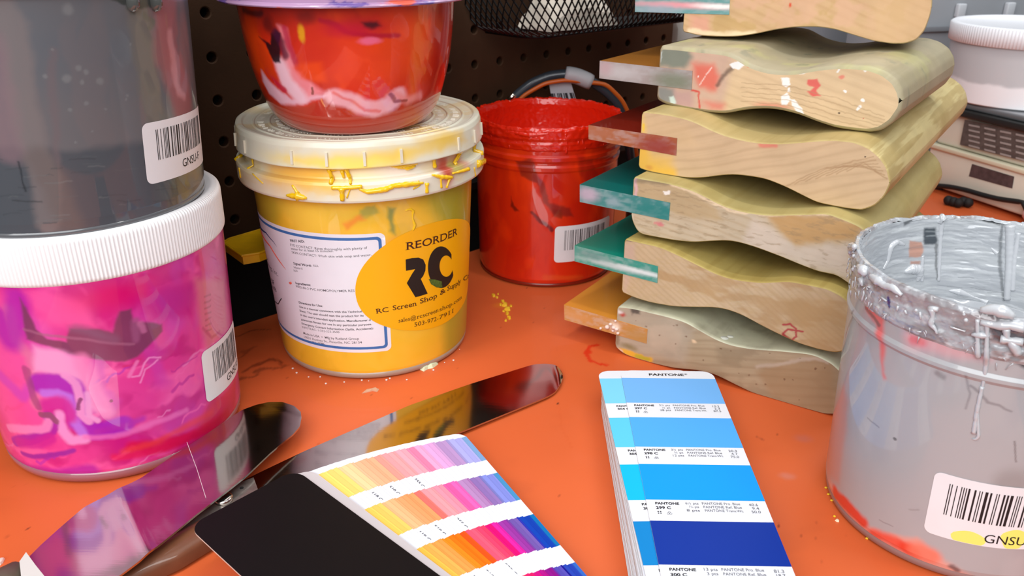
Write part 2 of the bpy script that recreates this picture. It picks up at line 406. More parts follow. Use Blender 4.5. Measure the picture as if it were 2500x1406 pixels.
m = MB(); A = O+WU*-300; B = O+WU*700
for (a, b) in ((A, B), (B, B+WN*520), (B+WN*520, A+WN*520), (A+WN*520, A)):
    m.add([(*a, 0), (*b, 0), (*b, -35), (*a, -35)], [(0, 1, 2, 3)])
m.build('edge', mat('orange_enamel_edge', (215, 98, 48), .5), sh)
# yellow strip on a black rail in the recess
m = MB(); zz = 62
a = at(545, 596, zz)[:2]; q = [at(545, 592, zz), at(560, 583, zz), at(690, 545, zz), at(705, 590, zz), at(632, 618, zz), at(592, 625, zz)]
q = [(x[0], x[1]) for x in q]
c0 = np.mean(q, axis=0)
tr = thing('yellow_plastic_tray', 'worn yellow plastic tray end sticking out below the pegboard, behind the yellow ink tub', 'tray', (c0[0], c0[1], 56))
m.prism(q, 56.5, 62); m.build('base', mat('yellow_plastic', (215, 165, 10), .4, var=(40, .3)), tr)
m = MB(); m.tube([(x[0], x[1], 62) for x in q]+[(q[0][0], q[0][1], 62)], .8); m.build('rim', mat('yellow_plastic', None), tr)
m = MB(); L0 = wp(-7, 0, 6); L1 = wp(-3.5, 0, 6)
# dark rail that the tray and the board's foot rest on
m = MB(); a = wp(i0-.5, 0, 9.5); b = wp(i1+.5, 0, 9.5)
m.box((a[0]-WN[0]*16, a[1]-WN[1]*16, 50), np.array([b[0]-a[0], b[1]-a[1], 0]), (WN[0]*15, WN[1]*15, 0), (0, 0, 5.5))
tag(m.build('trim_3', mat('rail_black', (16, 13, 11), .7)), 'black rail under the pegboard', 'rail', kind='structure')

# ================================================================ INK TUBS
def bump_plastic(name, **k): return mat(name, attr=True, **k)
# ---- pink jar
PJ = (-205.3, 378.3)
def pr_(z): return np.interp(z, [0, 104], [57.3, 62.0])
pj = Round(*PJ, [(57.3, 0), (58.0, 6), (61.6, 104)])
jar = thing('pink_ink_jar', 'jar of swirled pink and purple ink with a white ribbed lid, at the left', 'jar', (*PJ, 0))
Z1 = (0, 680, 2.7046)
def paint_pink(TH, Z):
    p = Paint(TH*pj.R, Z, pj, Z1).base((226, 50, 148))
    p.warp(8, 22, 1)
    p.noise((250, 95, 175), 30, 22, .45, .62, 2, .8).noise((200, 8, 125), 22, 16, .52, .66, 6, .8).noise((205, 60, 175), 26, 40, .55, .7, 9, .6)
    p.warp(3.0, 14, 2)
    for k in range(26):
        R = random.Random(k+50); x = R.uniform(-60, 1250); y_ = R.uniform(520, 1280); q = [(x+24*j, y_+R.uniform(-14, 14)-j*(5+x*.012)) for j in range(R.randint(4, 9))]; p.stroke(q, R.uniform(.25, .9), R.choice([(240, 130, 200), (190, 20, 150), (250, 100, 180), (214, 30, 110), (170, 30, 180)]), .5, .65)
    p.warp(1.1, 8, 2)
    p.poly([(-60, 90), (110, 90), (160, 420), (240, 760), (330, 950), (60, 1100), (-60, 900)], (245, 80, 160), 3, .7)
    p.stroke([(60, 200), (110, 420), (200, 520), (240, 840)], 2.5, (220, 130, 160), 2, .5)
    p.stroke([(-10, 240), (30, 340), (70, 420), (100, 300), (115, 130)], 5, (175, 20, 170), 3, .8)
    p.stroke([(-20, 620), (60, 700), (150, 780), (210, 730)], 3, (200, 60, 190), 2, .7)
    p.poly([(170, 90), (340, 100), (560, 140), (640, 330), (480, 320), (330, 290), (220, 190)], (250, 85, 165), 3, .8)
    p.poly([(640, 60), (1290, 20), (1280, 240), (1050, 260), (900, 190), (800, 170), (720, 330), (640, 250)], (212, 0, 130), 3, .9)
    p.blob((1130, 150), 12, 9, (170, 0, 150), .8, .6); p.blob((760, 110), 14, 6, (225, 0, 90), .8, .5)
    p.poly([(135, 130), (170, 400), (300, 440), (460, 500), (640, 540), (820, 548), (900, 510), (1000, 430), (1080, 350), (1070, 300), (890, 290), (860, 200), (790, 215), (745, 360), (650, 335), (560, 340), (470, 330), (445, 420), (300, 390), (235, 330), (180, 210)], (122, 55, 92), .9, .93)
    p.stroke([(160, 340), (400, 380), (700, 420), (880, 430)], .6, (165, 95, 130), .6, .7); p.stroke([(500, 330), (760, 400)], 2, (130, 85, 120), 2, .6)
    p.stroke([(900, 280), (900, 400)], 1.6, (160, 85, 130), 1.2, .7); p.stroke([(930, 300), (950, 350)], 1.2, (200, 110, 160), .8, .7)
    p.poly([(210, 440), (420, 480), (540, 530), (600, 700), (650, 830), (700, 870), (640, 890), (560, 830), (500, 700), (430, 640), (220, 620)], (244, 160, 212), 2, .9)
    p.stroke([(540, 540), (600, 700), (700, 880)], 3.5, (245, 130, 190), 2, .7)
    p.stroke([(260, 700), (380, 690), (470, 720), (505, 800), (500, 880), (530, 960), (600, 1010), (700, 1005), (810, 970)], 5, (168, 18, 182), 1.4, .95)
    p.stroke([(290, 760), (380, 760), (450, 790), (480, 870), (500, 960), (540, 1030)], 2.2, (190, 110, 230), 1.2, .9)
    p.stroke([(330, 860), (400, 840), (440, 900)], 5, (205, 20, 150), 2, .9)
    p.stroke([(430, 640), (500, 700), (530, 820), (540, 900), (580, 940)], 1.8, (240, 150, 210), .8, .9)
    p.stroke([(570, 760), (590, 900), (640, 935)], 1.4, (240, 160, 215), .8, .9)
    p.stroke([(390, 900), (400, 1000), (470, 1070), (560, 1065)], 2.4, (240, 150, 215), 1.2, .9)
    p.stroke([(100, 1080), (230, 1050), (320, 1000), (335, 950), (310, 915)], 3, (170, 15, 165), .9, .95)
    p.stroke([(60, 990), (180, 1000), (290, 985), (310, 940)], 2.2, (245, 140, 200), 1, .8)
    p.stroke([(130, 1090), (250, 1090), (330, 1050)], 3, (200, 10, 150), 1.4, .8)
    p.stroke([(150, 1160), (230, 1185), (330, 1165), (480, 1140)], 1.4, (150, 20, 160), .9, .95)
    p.stroke([(100, 1215), (220, 1285), (400, 1300), (600, 1275)], 4, (180, 5, 160), 2, .9)
    p.stroke([(640, 1010), (830, 975), (940, 930)], 1.6, (180, 30, 170), 1.4, .8)
    p.stroke([(560, 1050), (760, 1045), (1000, 960), (1230, 870)], 1.4, (240, 110, 190), 1.2, .7)
    p.stroke([(880, 1110), (1100, 1100), (1300, 1020), (1500, 900)], 3.2, (226, 16, 72), 2, .85)
    p.stroke([(760, 1180), (1000, 1150), (1240, 1050)], 2, (232, 20, 90), 1.5, .8)
    p.stroke([(820, 1140), (1060, 1070), (1250, 960), (1400, 880)], 1.6, (240, 60, 70), 1.6, .7)
    p.warp(.5, 3, 3)
    p.stroke([(170, 600), (210, 760), (250, 850)], 1.8, (150, 60, 120), .8, .7); p.stroke([(270, 900), (330, 905), (370, 945)], 1.6, (140, 70, 110), .6, .9)
    p.stroke([(1060, 525), (985, 522), (955, 560), (940, 600), (925, 640), (870, 650)], .4, (242, 140, 205), .5, .9)
    p.stroke([(1040, 540), (1000, 575), (960, 600), (948, 640), (925, 690)], .35, (242, 140, 205), .5, .9)
    p.stroke([(905, 550), (880, 600), (850, 650)], .8, (240, 120, 190), .6, .8)
    p.stroke([(530, 800), (515, 860)], .9, (110, 20, 90), .5, .8); p.blob((733, 808), .7, .9, (150, 20, 90), .3)
    p.poly([(1290, 0), (1480, 0), (1500, 330), (1420, 400), (1370, 480), (1320, 300)], (214, 112, 140), 3, .85)
    p.stroke([(1340, 330), (1400, 390), (1450, 350)], .8, (190, 70, 120), .6, .8)
    for k in range(7): p.stroke([(1350+2*k, 120+38*k), (1390+k, 105+38*k)], .5, (175, 80, 110), .4, .7)
    p.poly([(1400, 800), (1560, 640), (1560, 900), (1450, 950), (1350, 1000), (1300, 980)], (220, 40, 72), 4, .75)
    return p.c
gloss = dict(rough=.32, coat=.8)
lathe('body', PJ, [(57.4, 6.0), (57.8, 8), (61.6, 104), (58, 106)], bump_plastic('pink_ink', **gloss), jar, 900, 300, paint_pink)
lathe('base_ring', PJ, [(40, 1.2), (52, 1.0), (54.5, 0), (56.4, 1), (57.4, 3.4), (57.6, 6.4), (56, 6.6)], mat('clear_base', (156, 100, 110), .22, coat=.8), jar, 160)
def ribs(n, d):
    def f(TH, Z, R): return R+d*(np.abs(((TH*n/(2*math.pi)) % 1)-.5)*4-1)*((R > 61.9) & (R < 63.5)), Z
    return f
LIDW = mat('lid_white', (246, 246, 248), .42, spec=.5)
LH = 21.5
lathe('lid', PJ, [(60, 104.5), (61.2, 103.6), (61.7, 104), (62.4, 105), (62.5, 106), (62.7, 104+LH-3), (62.3, 104+LH-1.4), (61.2, 104+LH-.3), (59.6, 104+LH), (58.3, 104+LH-.2), (57.6, 104+LH-1), (1, 104+LH-1)], LIDW, jar, 1440, None, disp=ribs(240, .32))
price_label(pj, jar, (490, 862), (505, 985), 40, 'GNSU-F', 'white barcode sticker wrapped round the right side of the jar', bx=.19, btop=.1, bh=.6, ty=.1, tx=.45)
# ---- grey jar on its lid
GJ = (-204.5, 374.5); ZG = 104+LH-1
gj = Round(*GJ, [(56.3, ZG), (57.0, ZG+7), (62.0, ZG+95)])
g = thing('grey_ink_jar', 'big jar of dark grey ink standing on the white lid of the pink jar', 'jar', (*GJ, ZG))
Z0 = (0, 0, 1.9527)
def paint_grey(TH, Z):
    p = Paint(TH*gj.R, Z, gj, Z0).base((104, 104, 108))
    p.warp(5, 25, 1).noise((94, 100, 108), 60, 40, .45, .65, 4, .7).noise((116, 106, 108), 12, 90, .5, .62, 2, .35)
    p.poly([(-200, 740), (200, 715), (600, 690), (960, 640), (1000, 1100), (500, 1200), (-200, 1300)], (72, 80, 88), 2.5, .9)
    p.warp(1.5, 6, 2)
    p.stroke([(0, 20), (60, 120), (90, 420), (150, 700), (210, 850), (230, 1060)], 5, (124, 116, 116), 2, .7)
    p.stroke([(-60, 200), (0, 480), (40, 720)], 5, (135, 110, 118), 3, .6)
    p.stroke([(250, 250), (265, 600), (270, 760)], 1.5, (112, 100, 104), 1.4, .6)
    p.stroke([(660, 60), (690, 260), (720, 460), (750, 560)], 5, (112, 108, 102), 2, .8)
    p.stroke([(790, -40), (800, 260), (860, 420), (880, 520)], 8, (146, 94, 98), 3, .85)
    p.stroke([(810, 160), (830, 330), (850, 440), (880, 460)], 1.8, (178, 130, 134), 1.2, .9)
    p.stroke([(860, 0), (900, 230), (935, 480)], 3, (124, 112, 116), 2, .7)
    p.stroke([(870, 800), (860, 960)], 7, (96, 92, 76), 3, .8); p.stroke([(930, 790), (950, 870)], 5, (110, 100, 84), 3, .7)
    p.stroke([(180, 760), (260, 880), (330, 1060)], 5, (104, 94, 92), 3, .6)
    p.poly([(480, -20), (740, -20), (760, 20), (740, 45), (650, 50), (600, 15)], (58, 64, 62), .6, .95)
    p.blob((632, 30), 2.6, 3.2, (80, 84, 80), .3); p.stroke([(690, 80), (730, 110), (715, 130)], 1.2, (96, 100, 90), .7, .8)
    R = random.Random(5)
    p.warp(.6, 3, 5)
    for i in range(46):
        x = R.uniform(-100, 960); y = R.uniform(715, 1090)-x*.06; l = R.uniform(20, 130)
        p.stroke([(x, y), (x+l*.5, y-3+R.uniform(-6, 4)), (x+l, y-l*.07)], R.uniform(.1, .3), R.choice([(56, 62, 68), (88, 96, 100), (62, 70, 76), (110, 114, 116)]), .35, .55)
    p.stroke([(88, 770), (100, 830), (120, 910)], .3, (36, 42, 48), .4, .8); p.stroke([(60, 955), (200, 965)], .25, (50, 56, 60), .4, .7)
    for q in ((376, 325, 1.6), (412, 345, 1.4), (390, 392, 1.1), (320, 375, 2.2), (215, 365, 1.1), (480, 385, 2), (337, 522, 1), (412, 490, 1.1), (600, 475, .8), (505, 522, .6), (325, 45, 3.2), (250, 238, .5), (625, 210, .5), (605, 455, .8), (362, 678, .6), (437, 623, .5)): p.blob((q[0], q[1]), q[2]*.55+.15, q[2]*.6+.15, (128, 130, 132), .5, .6)
    return p.c
lathe('body', GJ, [(56.4, ZG+2.5), (57.0, ZG+7), (62.0, ZG+95)], bump_plastic('grey_ink', rough=.35, coat=.7), g, 1000, 300, paint_grey)
lathe('base_ring', GJ, [(30, ZG+.6), (54, ZG+.4), (55.6, ZG), (56.6, ZG+1.2), (56.6, ZG+3), (56, ZG+3.2)], mat('grey_clear_base', (96, 98, 102), .2, coat=.8), g, 160)
lathe('lid', GJ, [(61, ZG+94), (63.5, ZG+94.5), (64, ZG+114), (62, ZG+116), (1, ZG+116)], LIDW, g, 200)
price_label(gj, g, (344, 303), (360, 452), 58, 'GNSU-F', 'white barcode sticker low on the jar', bx=.115, btop=.13, bh=.5, ty=.13, tx=.37, bw=.95)
m = MB()
for px, py in ((318, 4), (374, 4)):
    u, v = gj.hit(px, py); m.ball(gj.pos(u, v, .6), 3.4, squash=(1, .5, 1.2))
m.build('ink_blob', mat('ink_grey_wet', (80, 84, 82), .15, coat=1), g, True)

# ---- yellow tub
YT = (-87.7, 476.7)
yt = Round(*YT, [(57.6, 0), (58.2, 5), (64.0, 112)])
y = thing('yellow_ink_tub', 'translucent tub of yellow ink with a milky lid and an orange oval sticker', 'tub', (*YT, 0))
def paint_yel(TH, Z):
    p = Paint(TH*yt.R, Z, yt).base((244, 190, 44))
    p.warp(5, 22, 1).noise((250, 196, 60), 34, 22, .4, .65, 3, .8).noise((226, 176, 30), 16, 22, .55, .7, 7, .5)
    p.poly([(1050, 440), (1250, 420), (1250, 880), (1090, 900), (1080, 780), (1090, 560), (1010, 470)], (178, 164, 46), 7, .95)  # both greenish sides: darker edges of the translucent glow, painted in as tint
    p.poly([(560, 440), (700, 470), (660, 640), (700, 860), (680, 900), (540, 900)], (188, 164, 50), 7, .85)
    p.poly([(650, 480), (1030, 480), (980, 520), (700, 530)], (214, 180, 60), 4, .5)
    p.blob((760, 540), 12, 8, (252, 205, 70), .8, .8); p.blob((830, 600), 10, 7, (255, 180, 40), .8, .6)
    p.warp(1.2, 5, 4)
    p.poly([(878, 512), (915, 500), (925, 522), (880, 532)], (168, 160, 70), 1.2, .9); p.poly([(945, 505), (962, 510), (960, 545), (968, 575), (952, 560), (944, 530)], (130, 140, 72), 1.5, .9)
    p.poly([(836, 545), (880, 525), (890, 535), (845, 560)], (244, 140, 50), 1.5, .8); p.blob((960, 590), 6, 3, (248, 170, 60), .8, .6)
    p.poly([(680, 880), (780, 900), (1000, 905), (1100, 850), (1120, 880), (900, 950), (680, 940)], (236, 186, 50), 3, .5)
    return p.c
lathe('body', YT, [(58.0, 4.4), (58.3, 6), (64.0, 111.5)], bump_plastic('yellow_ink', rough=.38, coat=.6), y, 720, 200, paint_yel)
lathe('base_ring', YT, [(30, .8), (54, .6), (56.0, 0), (57.6, 1.2), (58.1, 4.6), (56.5, 4.8)], mat('milky_base', (168, 145, 128), .3, coat=.5), y, 160)
MILK = lambda TH, Z, R=64, k=0: None
def paint_milk(seed, hot):
    def f(TH, Z):
        p = Paint(TH*68, Z*1., yt).base((232, 228, 208)).warp(2, 6, seed)
        p.noise((232, 196, 120), 18, 7, .5, .7, seed, .5)
        for a, b, c, col, al in hot: p.blob(a, b, c, col, .8, al)
        return p.c
    return f
m_ = bump_plastic('milky_plastic', rough=.36, coat=.25)
lathe('rim_collar', YT, [(64, 110.8), (70.6, 111.6), (71.1, 113), (71.2, 121), (70.6, 122.6), (66.5, 123), (66.0, 124), (66.2, 131)], m_, y, 600, 60,
      paint_milk(3, [((800, 425), 26, 8, (250, 205, 70), .85), ((960, 420), 18, 8, (252, 238, 224), .95), ((870, 425), 12, 4, (255, 240, 200), .9), ((720, 420), 16, 5, (248, 190, 70), .8), ((1090, 400), 5, 9, (196, 70, 50), .95), ((1120, 385), 7, 5, (205, 110, 70), .7), ((680, 420), 14, 7, (240, 185, 80), .8), ((1110, 400), 4, 3, (180, 180, 90), .8), ((640, 440), 30, 5, (226, 200, 170), .5)]))
LZ = 143.0
def wob(TH, Z, R): return R+.12*np.sin(TH*9), Z+.25*np.sin(TH*3+1)+.12*np.sin(TH*11)
lid = lathe('lid', YT, [(66.8, 130.5), (69.6, 129.2), (70.2, 129.6), (69.8, 134), (69.4, 140), (68.6, 142.4), (67.4, 143.1), (65.6, 143.0), (64.6, 142.0), (62.5, 141.6), (60, 141.4), (59.6, 142.0), (58.6, 142.0), (58.2, 141.4), (51.5, 141.3), (51.1, 141.9), (50.1, 141.9), (49.7, 141.3), (43, 141.3), (42.6, 141.9), (41.6, 141.9), (41.2, 141.3), (1, 141.3)], m_, y, 600, 120,
      paint_milk(5, [((800, 385), 30, 4, (250, 215, 90), .9), ((960, 370), 26, 3.5, (246, 208, 90), .85), ((1090, 335), 12, 4, (240, 200, 80), .9), ((720, 350), 40, 5, (226, 218, 198), .7), ((870, 395), 18, 3, (252, 225, 110), .9)]), disp=wob)
for k in range(-7, 8):
    u = k*.27*yt.R
    if k in (-3, 2): continue
    m = MB()
    q = [yt.pos(u+a, 131.5+b, 0) for a, b in ((0, 0), (1.1, 0), (1.1, 9), (0, 9))]
    c_ = np.array([YT[0], YT[1]]); V = []
    for off in (69.2, 70.9):
        for (a, b) in ((0, 0), (1.1, 0), (1.1, 7), (0, 7)):
            th = (u+a)/yt.R; d = math.cos(th)*yt.e0+math.sin(th)*yt.e1; V.append((*(c_+d*(off-.05*b)), 131+b))
    m.add(V, [(4, 5, 6, 7), (0, 3, 2, 1), (0, 4, 7, 3), (1, 2, 6, 5), (3, 7, 6, 2), (0, 1, 5, 4)])
    m.build('lid_tab', mat('milky_tab', (228, 220, 200), .4), y)
m = MB()
for k in range(150):      # raised illegible moulding on the lid
    th = k/150*2*math.pi; R = random.Random(k)
    if R.random() < .35: continue
    for r0 in (46.2, 55):
        d = math.cos(th)*yt.e0+math.sin(th)*yt.e1; e = np.array([-d[1], d[0]]); c_ = np.array(YT)+d*(r0+R.uniform(-.5, .5)); w = R.uniform(.25, .9)
        h = R.uniform(.8, 1.9)
        m.box((*(c_-d*h-e*w/2), 141.2), (*(e*w), 0), (*(d*2*h), 0), (0, 0, .45))
m.build('moulded_mark', mat('milky_mark', (236, 232, 218), .3), y)
# ink drips
YI = mat('yellow_drip', (244, 196, 10), .22, coat=.9, bump=(300, .25))
rc = Round(*YT, [(71.4, 100), (71.4, 122.6), (66.9, 123.4), (66.6, 135)])
Z2 = (500, 0, 2.812)
m = MB()
for pts, r in (([(850, 1160), (880, 1240)], 1.1), ([(870, 1160), (960, 1155)], 1.2), ([(940, 1170), (955, 1220)], .9), ([(965, 1150), (1000, 1260)], [1.4, .8]), ([(1240, 1130), (1330, 1138), (1455, 1112)], [.6, 1.7, 1.5]), ([(1300, 1142), (1400, 1152), (1445, 1138)], [.8, 1.5, .6]),
               ([(1060, 1295), (1110, 1318), (1240, 1300), (1300, 1275), (1400, 1265), (1500, 1255)], [.7, 1.3, 1.6, 1.3, 1.6, .6]), ([(1090, 1305), (1150, 1318), (1240, 1308)], [.5, 1.2, .5]), ([(870, 1290), (960, 1290), (1080, 1280)], 1.1), ([(940, 1290), (945, 1378)], [1.8, 1.1]),
               ([(1525, 1255), (1525, 1325)], [1.1, .9]), ([(600, 1270), (640, 1330)], [.5, 1.2]), ([(560, 1340), (640, 1345), (700, 1362)], [.6, 2.4, .6]), ([(635, 1330), (632, 1380)], [1.6, .6]), ([(1560, 1200), (1620, 1215), (1700, 1218)], [.5, 1.4, .9]), ([(1620, 1220), (1625, 1290)], .6),
               ([(1680, 1225), (1660, 1290)], .7), ([(1700, 1190), (1810, 1160)], [.5, 1.2]), ([(1570, 1080), (1580, 1150)], 1.1), ([(1710, 1040), (1760, 1035)], 1.7), ([(1745, 1050), (1752, 1135)], .7), ([(1765, 1040), (1762, 1130)], .6), ([(1850, 980), (1850, 1060)], 1.1), ([(1870, 1125), (1920, 1100)], [2, 1.2]),
               ([(205, 1100), (235, 1060)], 1.0), ([(325, 1090), (335, 1150)], .5), ([(235, 1150), (245, 1220)], .4), ([(1000, 1290), (975, 1360)], .4), ([(380, 1180), (400, 1260)], .3), ([(1470, 1240), (1430, 1300), (1480, 1270)], .35), ([(1850, 1150), (1860, 1210)], .35)):
    run(m, rc, pts, r, Z2)
m.build('ink_drip', YI, y, True)
m = MB(); Z3 = (550, 420, 2.604)
run(m, yt, [(1145, 245), (1175, 235), (1195, 245), (1190, 290), (1205, 340), (1192, 372)], [.4, .7, .8, .5, 1.0, .6], Z3, seed=2)
m.build('ink_string', YI, y, True)
# paper label
m = MB()
T0 = [(632, 536), (665, 552), (720, 563), (800, 571), (880, 573), (918, 573)]
B0 = [(953, 852), (900, 857), (850, 859), (790, 851), (740, 838), (698, 818)]
tr_ = np.array(yt.hit(928, 580)); br_ = np.array(yt.hit(953, 850)); tl_ = np.array(yt.hit(640, 541)); bl_ = np.array(yt.hit(700, 820))
ax = br_-tr_; Hh = np.hypot(*ax); ang = math.atan2(-ax[1], -ax[0])-math.pi/2
ax2 = tr_-tl_; angh = math.atan2(ax2[1], ax2[0])
X = frame_xf((8.2, 18.7), 0.0); Hh = 73.2; W_ = 150
patch(m, yt, X(rrect(-W_, 0, 0, Hh, 3.2)), .12)
pl = m.build('paper_label', mat('label_white', (236, 232, 240), .4, var=(50, .03)), y, True); pl['label'] = 'white text label with a blue border'
m = MB(); o = rrect(-W_+2, 2, -2, Hh-2, 2.6, 8); i_ = rrect(-W_+3.6, 3.6, -3.6, Hh-3.6, 1.6, 8)
o2 = []; i2 = []
for A_, B_ in ((o, o2), (i_, i2)):
    for a, b in zip(A_, A_[1:]+A_[:1]):
        k = max(1, int(30 if math.hypot(b[0]-a[0], b[1]-a[1]) > 20 else 1))
        for q in range(k): B_.append((a[0]+(b[0]-a[0])*q/k, a[1]+(b[1]-a[1])*q/k))
P_ = X(o2); Q_ = X(i2); n = len(P_)
vv = [yt.pos(a[0], a[1], .2) for a in P_]+[yt.pos(a[0], a[1], .2) for a in Q_]
m.add(vv, [(k, (k+1) % n, n+(k+1) % n, n+k) for k in range(n)])
m.build('label_border', mat('print_blue', (62, 112, 176), .5), pl)
m = MB()
TX = [("FIRST AID:", (709, 590), (744, 592), 2.1, .03), ("EYE CONTACT: Rinse thoroughly with plenty of", (709, 600), (897, 607), 2.0, .004), ("water for at least 15 minutes.", (711, 609), (814, 615), 2.0, .004), ("SKIN CONTACT: Wash skin with soap and water.", (713, 618), (907, 624), 2.0, .004),
      ("Signal Word:", (717, 645), (761, 651), 2.0, .03), ("N/A", (765, 651), (778, 652), 2.0, .004), ("Hazard", (718, 655), (739, 658), 2.0, 0), ("N/A", (718, 663), (728, 664), 2.0, 0),
      ("Ingredients:", (722, 693), (759, 698), 2.0, .03), ("9002-86-2 PVC HOMOPOLYMER RES", (723, 701), (866, 712), 2.0, .004),
      ("Directions for Use:", (730, 740), (788, 749), 1.9, .03), ("Use in a manner consistent with the Technical", (731, 750), (884, 762), 1.8, .022), ("Sheet. The user should test the product for its", (732, 760), (888, 772), 1.8, .022), ("in the user's intended application. Manufacturer d", (734, 770), (905, 783), 1.8, .022), ("guarantee fitness for use in any particular purpose.", (736, 781), (908, 793), 1.8, .022),
      ("Emergency Contact Information (Spills, Accidents):", (737, 791), (912, 803), 1.8, .022), ("INFOTRAC: 1-352-323-3500", (738, 800), (829, 813), 1.9, 0), ("Made in USA  •  Mfg by Rutland Group", (741, 815), (877, 829), 2.1, .01), ("10021 Rodney St., Pineville, NC 28134", (742, 824), (884, 838), 2.1, .004), ("1-704-553-0046", (743, 833), (793, 842), 2.0, .004)]
for t, a, b, s, bo in TX: write(m, yt, t, a, b, s, bold=bo)
write(m, yt, 'land', (627, 618), (655, 644), 9.5, bold=0); write(m, yt, 'Coatings, Inc.', (633, 641), (680, 675), 4.4)
write(m, yt, 'BASE', (647, 684), (671, 697), 4.6, bold=.03); write(m, yt, 'C-WB', (652, 700), (676, 714), 4.4, bold=.03); write(m, yt, '7', (655, 718), size=4, ang=-.1)
m.build('label_print', mat('print_dark', (62, 58, 66), .6), pl)
m = MB()
run(m, yt, [(636, 552), (650, 568), (668, 590), (685, 614)], [.8, .5, .35, .1], off=-.1, jit=0); m.build('navy_flourish', mat('print_navy', (40, 50, 100), .6), pl, True)
m = MB(); run(m, yt, [(634, 560), (660, 600), (685, 640), (700, 660)], [.7, .6, .5, .2], off=-.1, jit=0); run(m, yt, [(709, 688), (711, 693)], .9); m.build('red_flourish', mat('print_red', (220, 90, 70), .6), pl, True)
m = MB(); run(m, yt, [(672, 735), (680, 742), (688, 728)], .35); m.build('pen_tick', mat('print_black', (28, 24, 28), .6), pl)
# orange oval sticker
m = MB()
ov = [(868, 690), (866, 715), (872, 745), (890, 770), (917, 789), (955, 802), (995, 807), (1032, 806), (1068, 797), (1098, 781), (1121, 757), (1136, 728), (1146, 690), (1151, 640), (1153, 590), (1150, 560), (1143, 542), (1130, 533), (1105, 532), (1070, 537), (1020, 552), (970, 575), (925, 605), (893, 637), (875, 665)]
uv = [yt.hit(*q) for q in ov]; K = len(uv); uv = [tuple(np.mean([uv[(i+d) % K] for d in (-1, 0, 0, 1)], axis=0)) for i in range(K)]
fine = []
for i in range(K):
    p0, p1, p2, p3 = [np.array(uv[(i+d) % K]) for d in (-1, 0, 1, 2)]
    for t in (0, .33, .66): fine.append(tuple(.5*((2*p1)+(-p0+p2)*t+(2*p0-5*p1+4*p2-p3)*t*t+(-p0+3*p1-3*p2+p3)*t**3)))
patch(m, yt, fine, .32)
os_ = m.build('oval_sticker', mat('sticker_orange', (253, 178, 2), .38), y, True); os_['label'] = 'orange oval reorder sticker with a supplier logo'
m = MB(); SB = .012
write(m, yt, 'REORDER', (990, 610), (1115, 572), 6.4, serif=True, off=.4, bold=.008)
for t, a, b in (("RC", (918, 765), (949, 760)), ("Screen", (958, 757), (1017, 745)), ("Shop", (1024, 741), (1066, 726)), ("&", (1073, 721), (1087, 712)), ("Supply", (1090, 710), (1124, 690)), ("Co.", (1128, 687), (1143, 675))):
    write(m, yt, t, a, b, 4.4, serif=True, off=.4, bold=.008)
write(m, yt, 'sales@', (972, 787), (1016, 778), 3.7, serif=True, off=.4); write(m, yt, 'rcscreen', (1017, 778), (1070, 760), 3.7, serif=True, off=.4); write(m, yt, 'shop.com', (1071, 760), (1126, 728), 3.7, serif=True, off=.4)
write(m, yt, '503-972-', (1010, 797), (1069, 781), 3.9, serif=True, off=.4); write(m, yt, '7911', (1070, 780), (1106, 762), 3.9, serif=True, off=.4)
m.build('sticker_print', mat('print_maroon', (70, 22, 14), .5), os_)
m = MB()
def pp(l): return [yt.hit(990+(q[0]-1440)/3.7, 500+80*0+(q[1])/3.7+0) for q in l]
ZZ = lambda l: [yt.hit(600+q[0]/3.7, 500+q[1]/3.7) for q in l]
patch(m, yt, ZZ([(1442, 492), (1500, 478), (1560, 475), (1600, 492), (1622, 540), (1620, 590), (1600, 640), (1578, 668), (1640, 800), (1530, 833), (1452, 705), (1500, 620), (1528, 578), (1445, 594)]), .4)
co = []
for k in range(40):
    t = math.radians(38+k/39*300); co.append((1760+118*math.cos(t)*1.0, 562-188*math.sin(t)))
co2 = []
for k in range(40):
    t = math.radians(338-k/39*300); co2.append((1806+60*math.cos(t), 552-96*math.sin(t)))
patch(m, yt, ZZ(co+co2), .42)
m.build('logo', mat('print_logo', (34, 24, 18), .5), os_)
m = MB(); patch(m, yt, ZZ([(1648, 668), (1700, 672), (1765, 690), (1770, 745), (1720, 745), (1670, 715)]), .46); m.build('logo_leaf', mat('print_green', (84, 110, 40), .5, var=(500, .5)), os_)

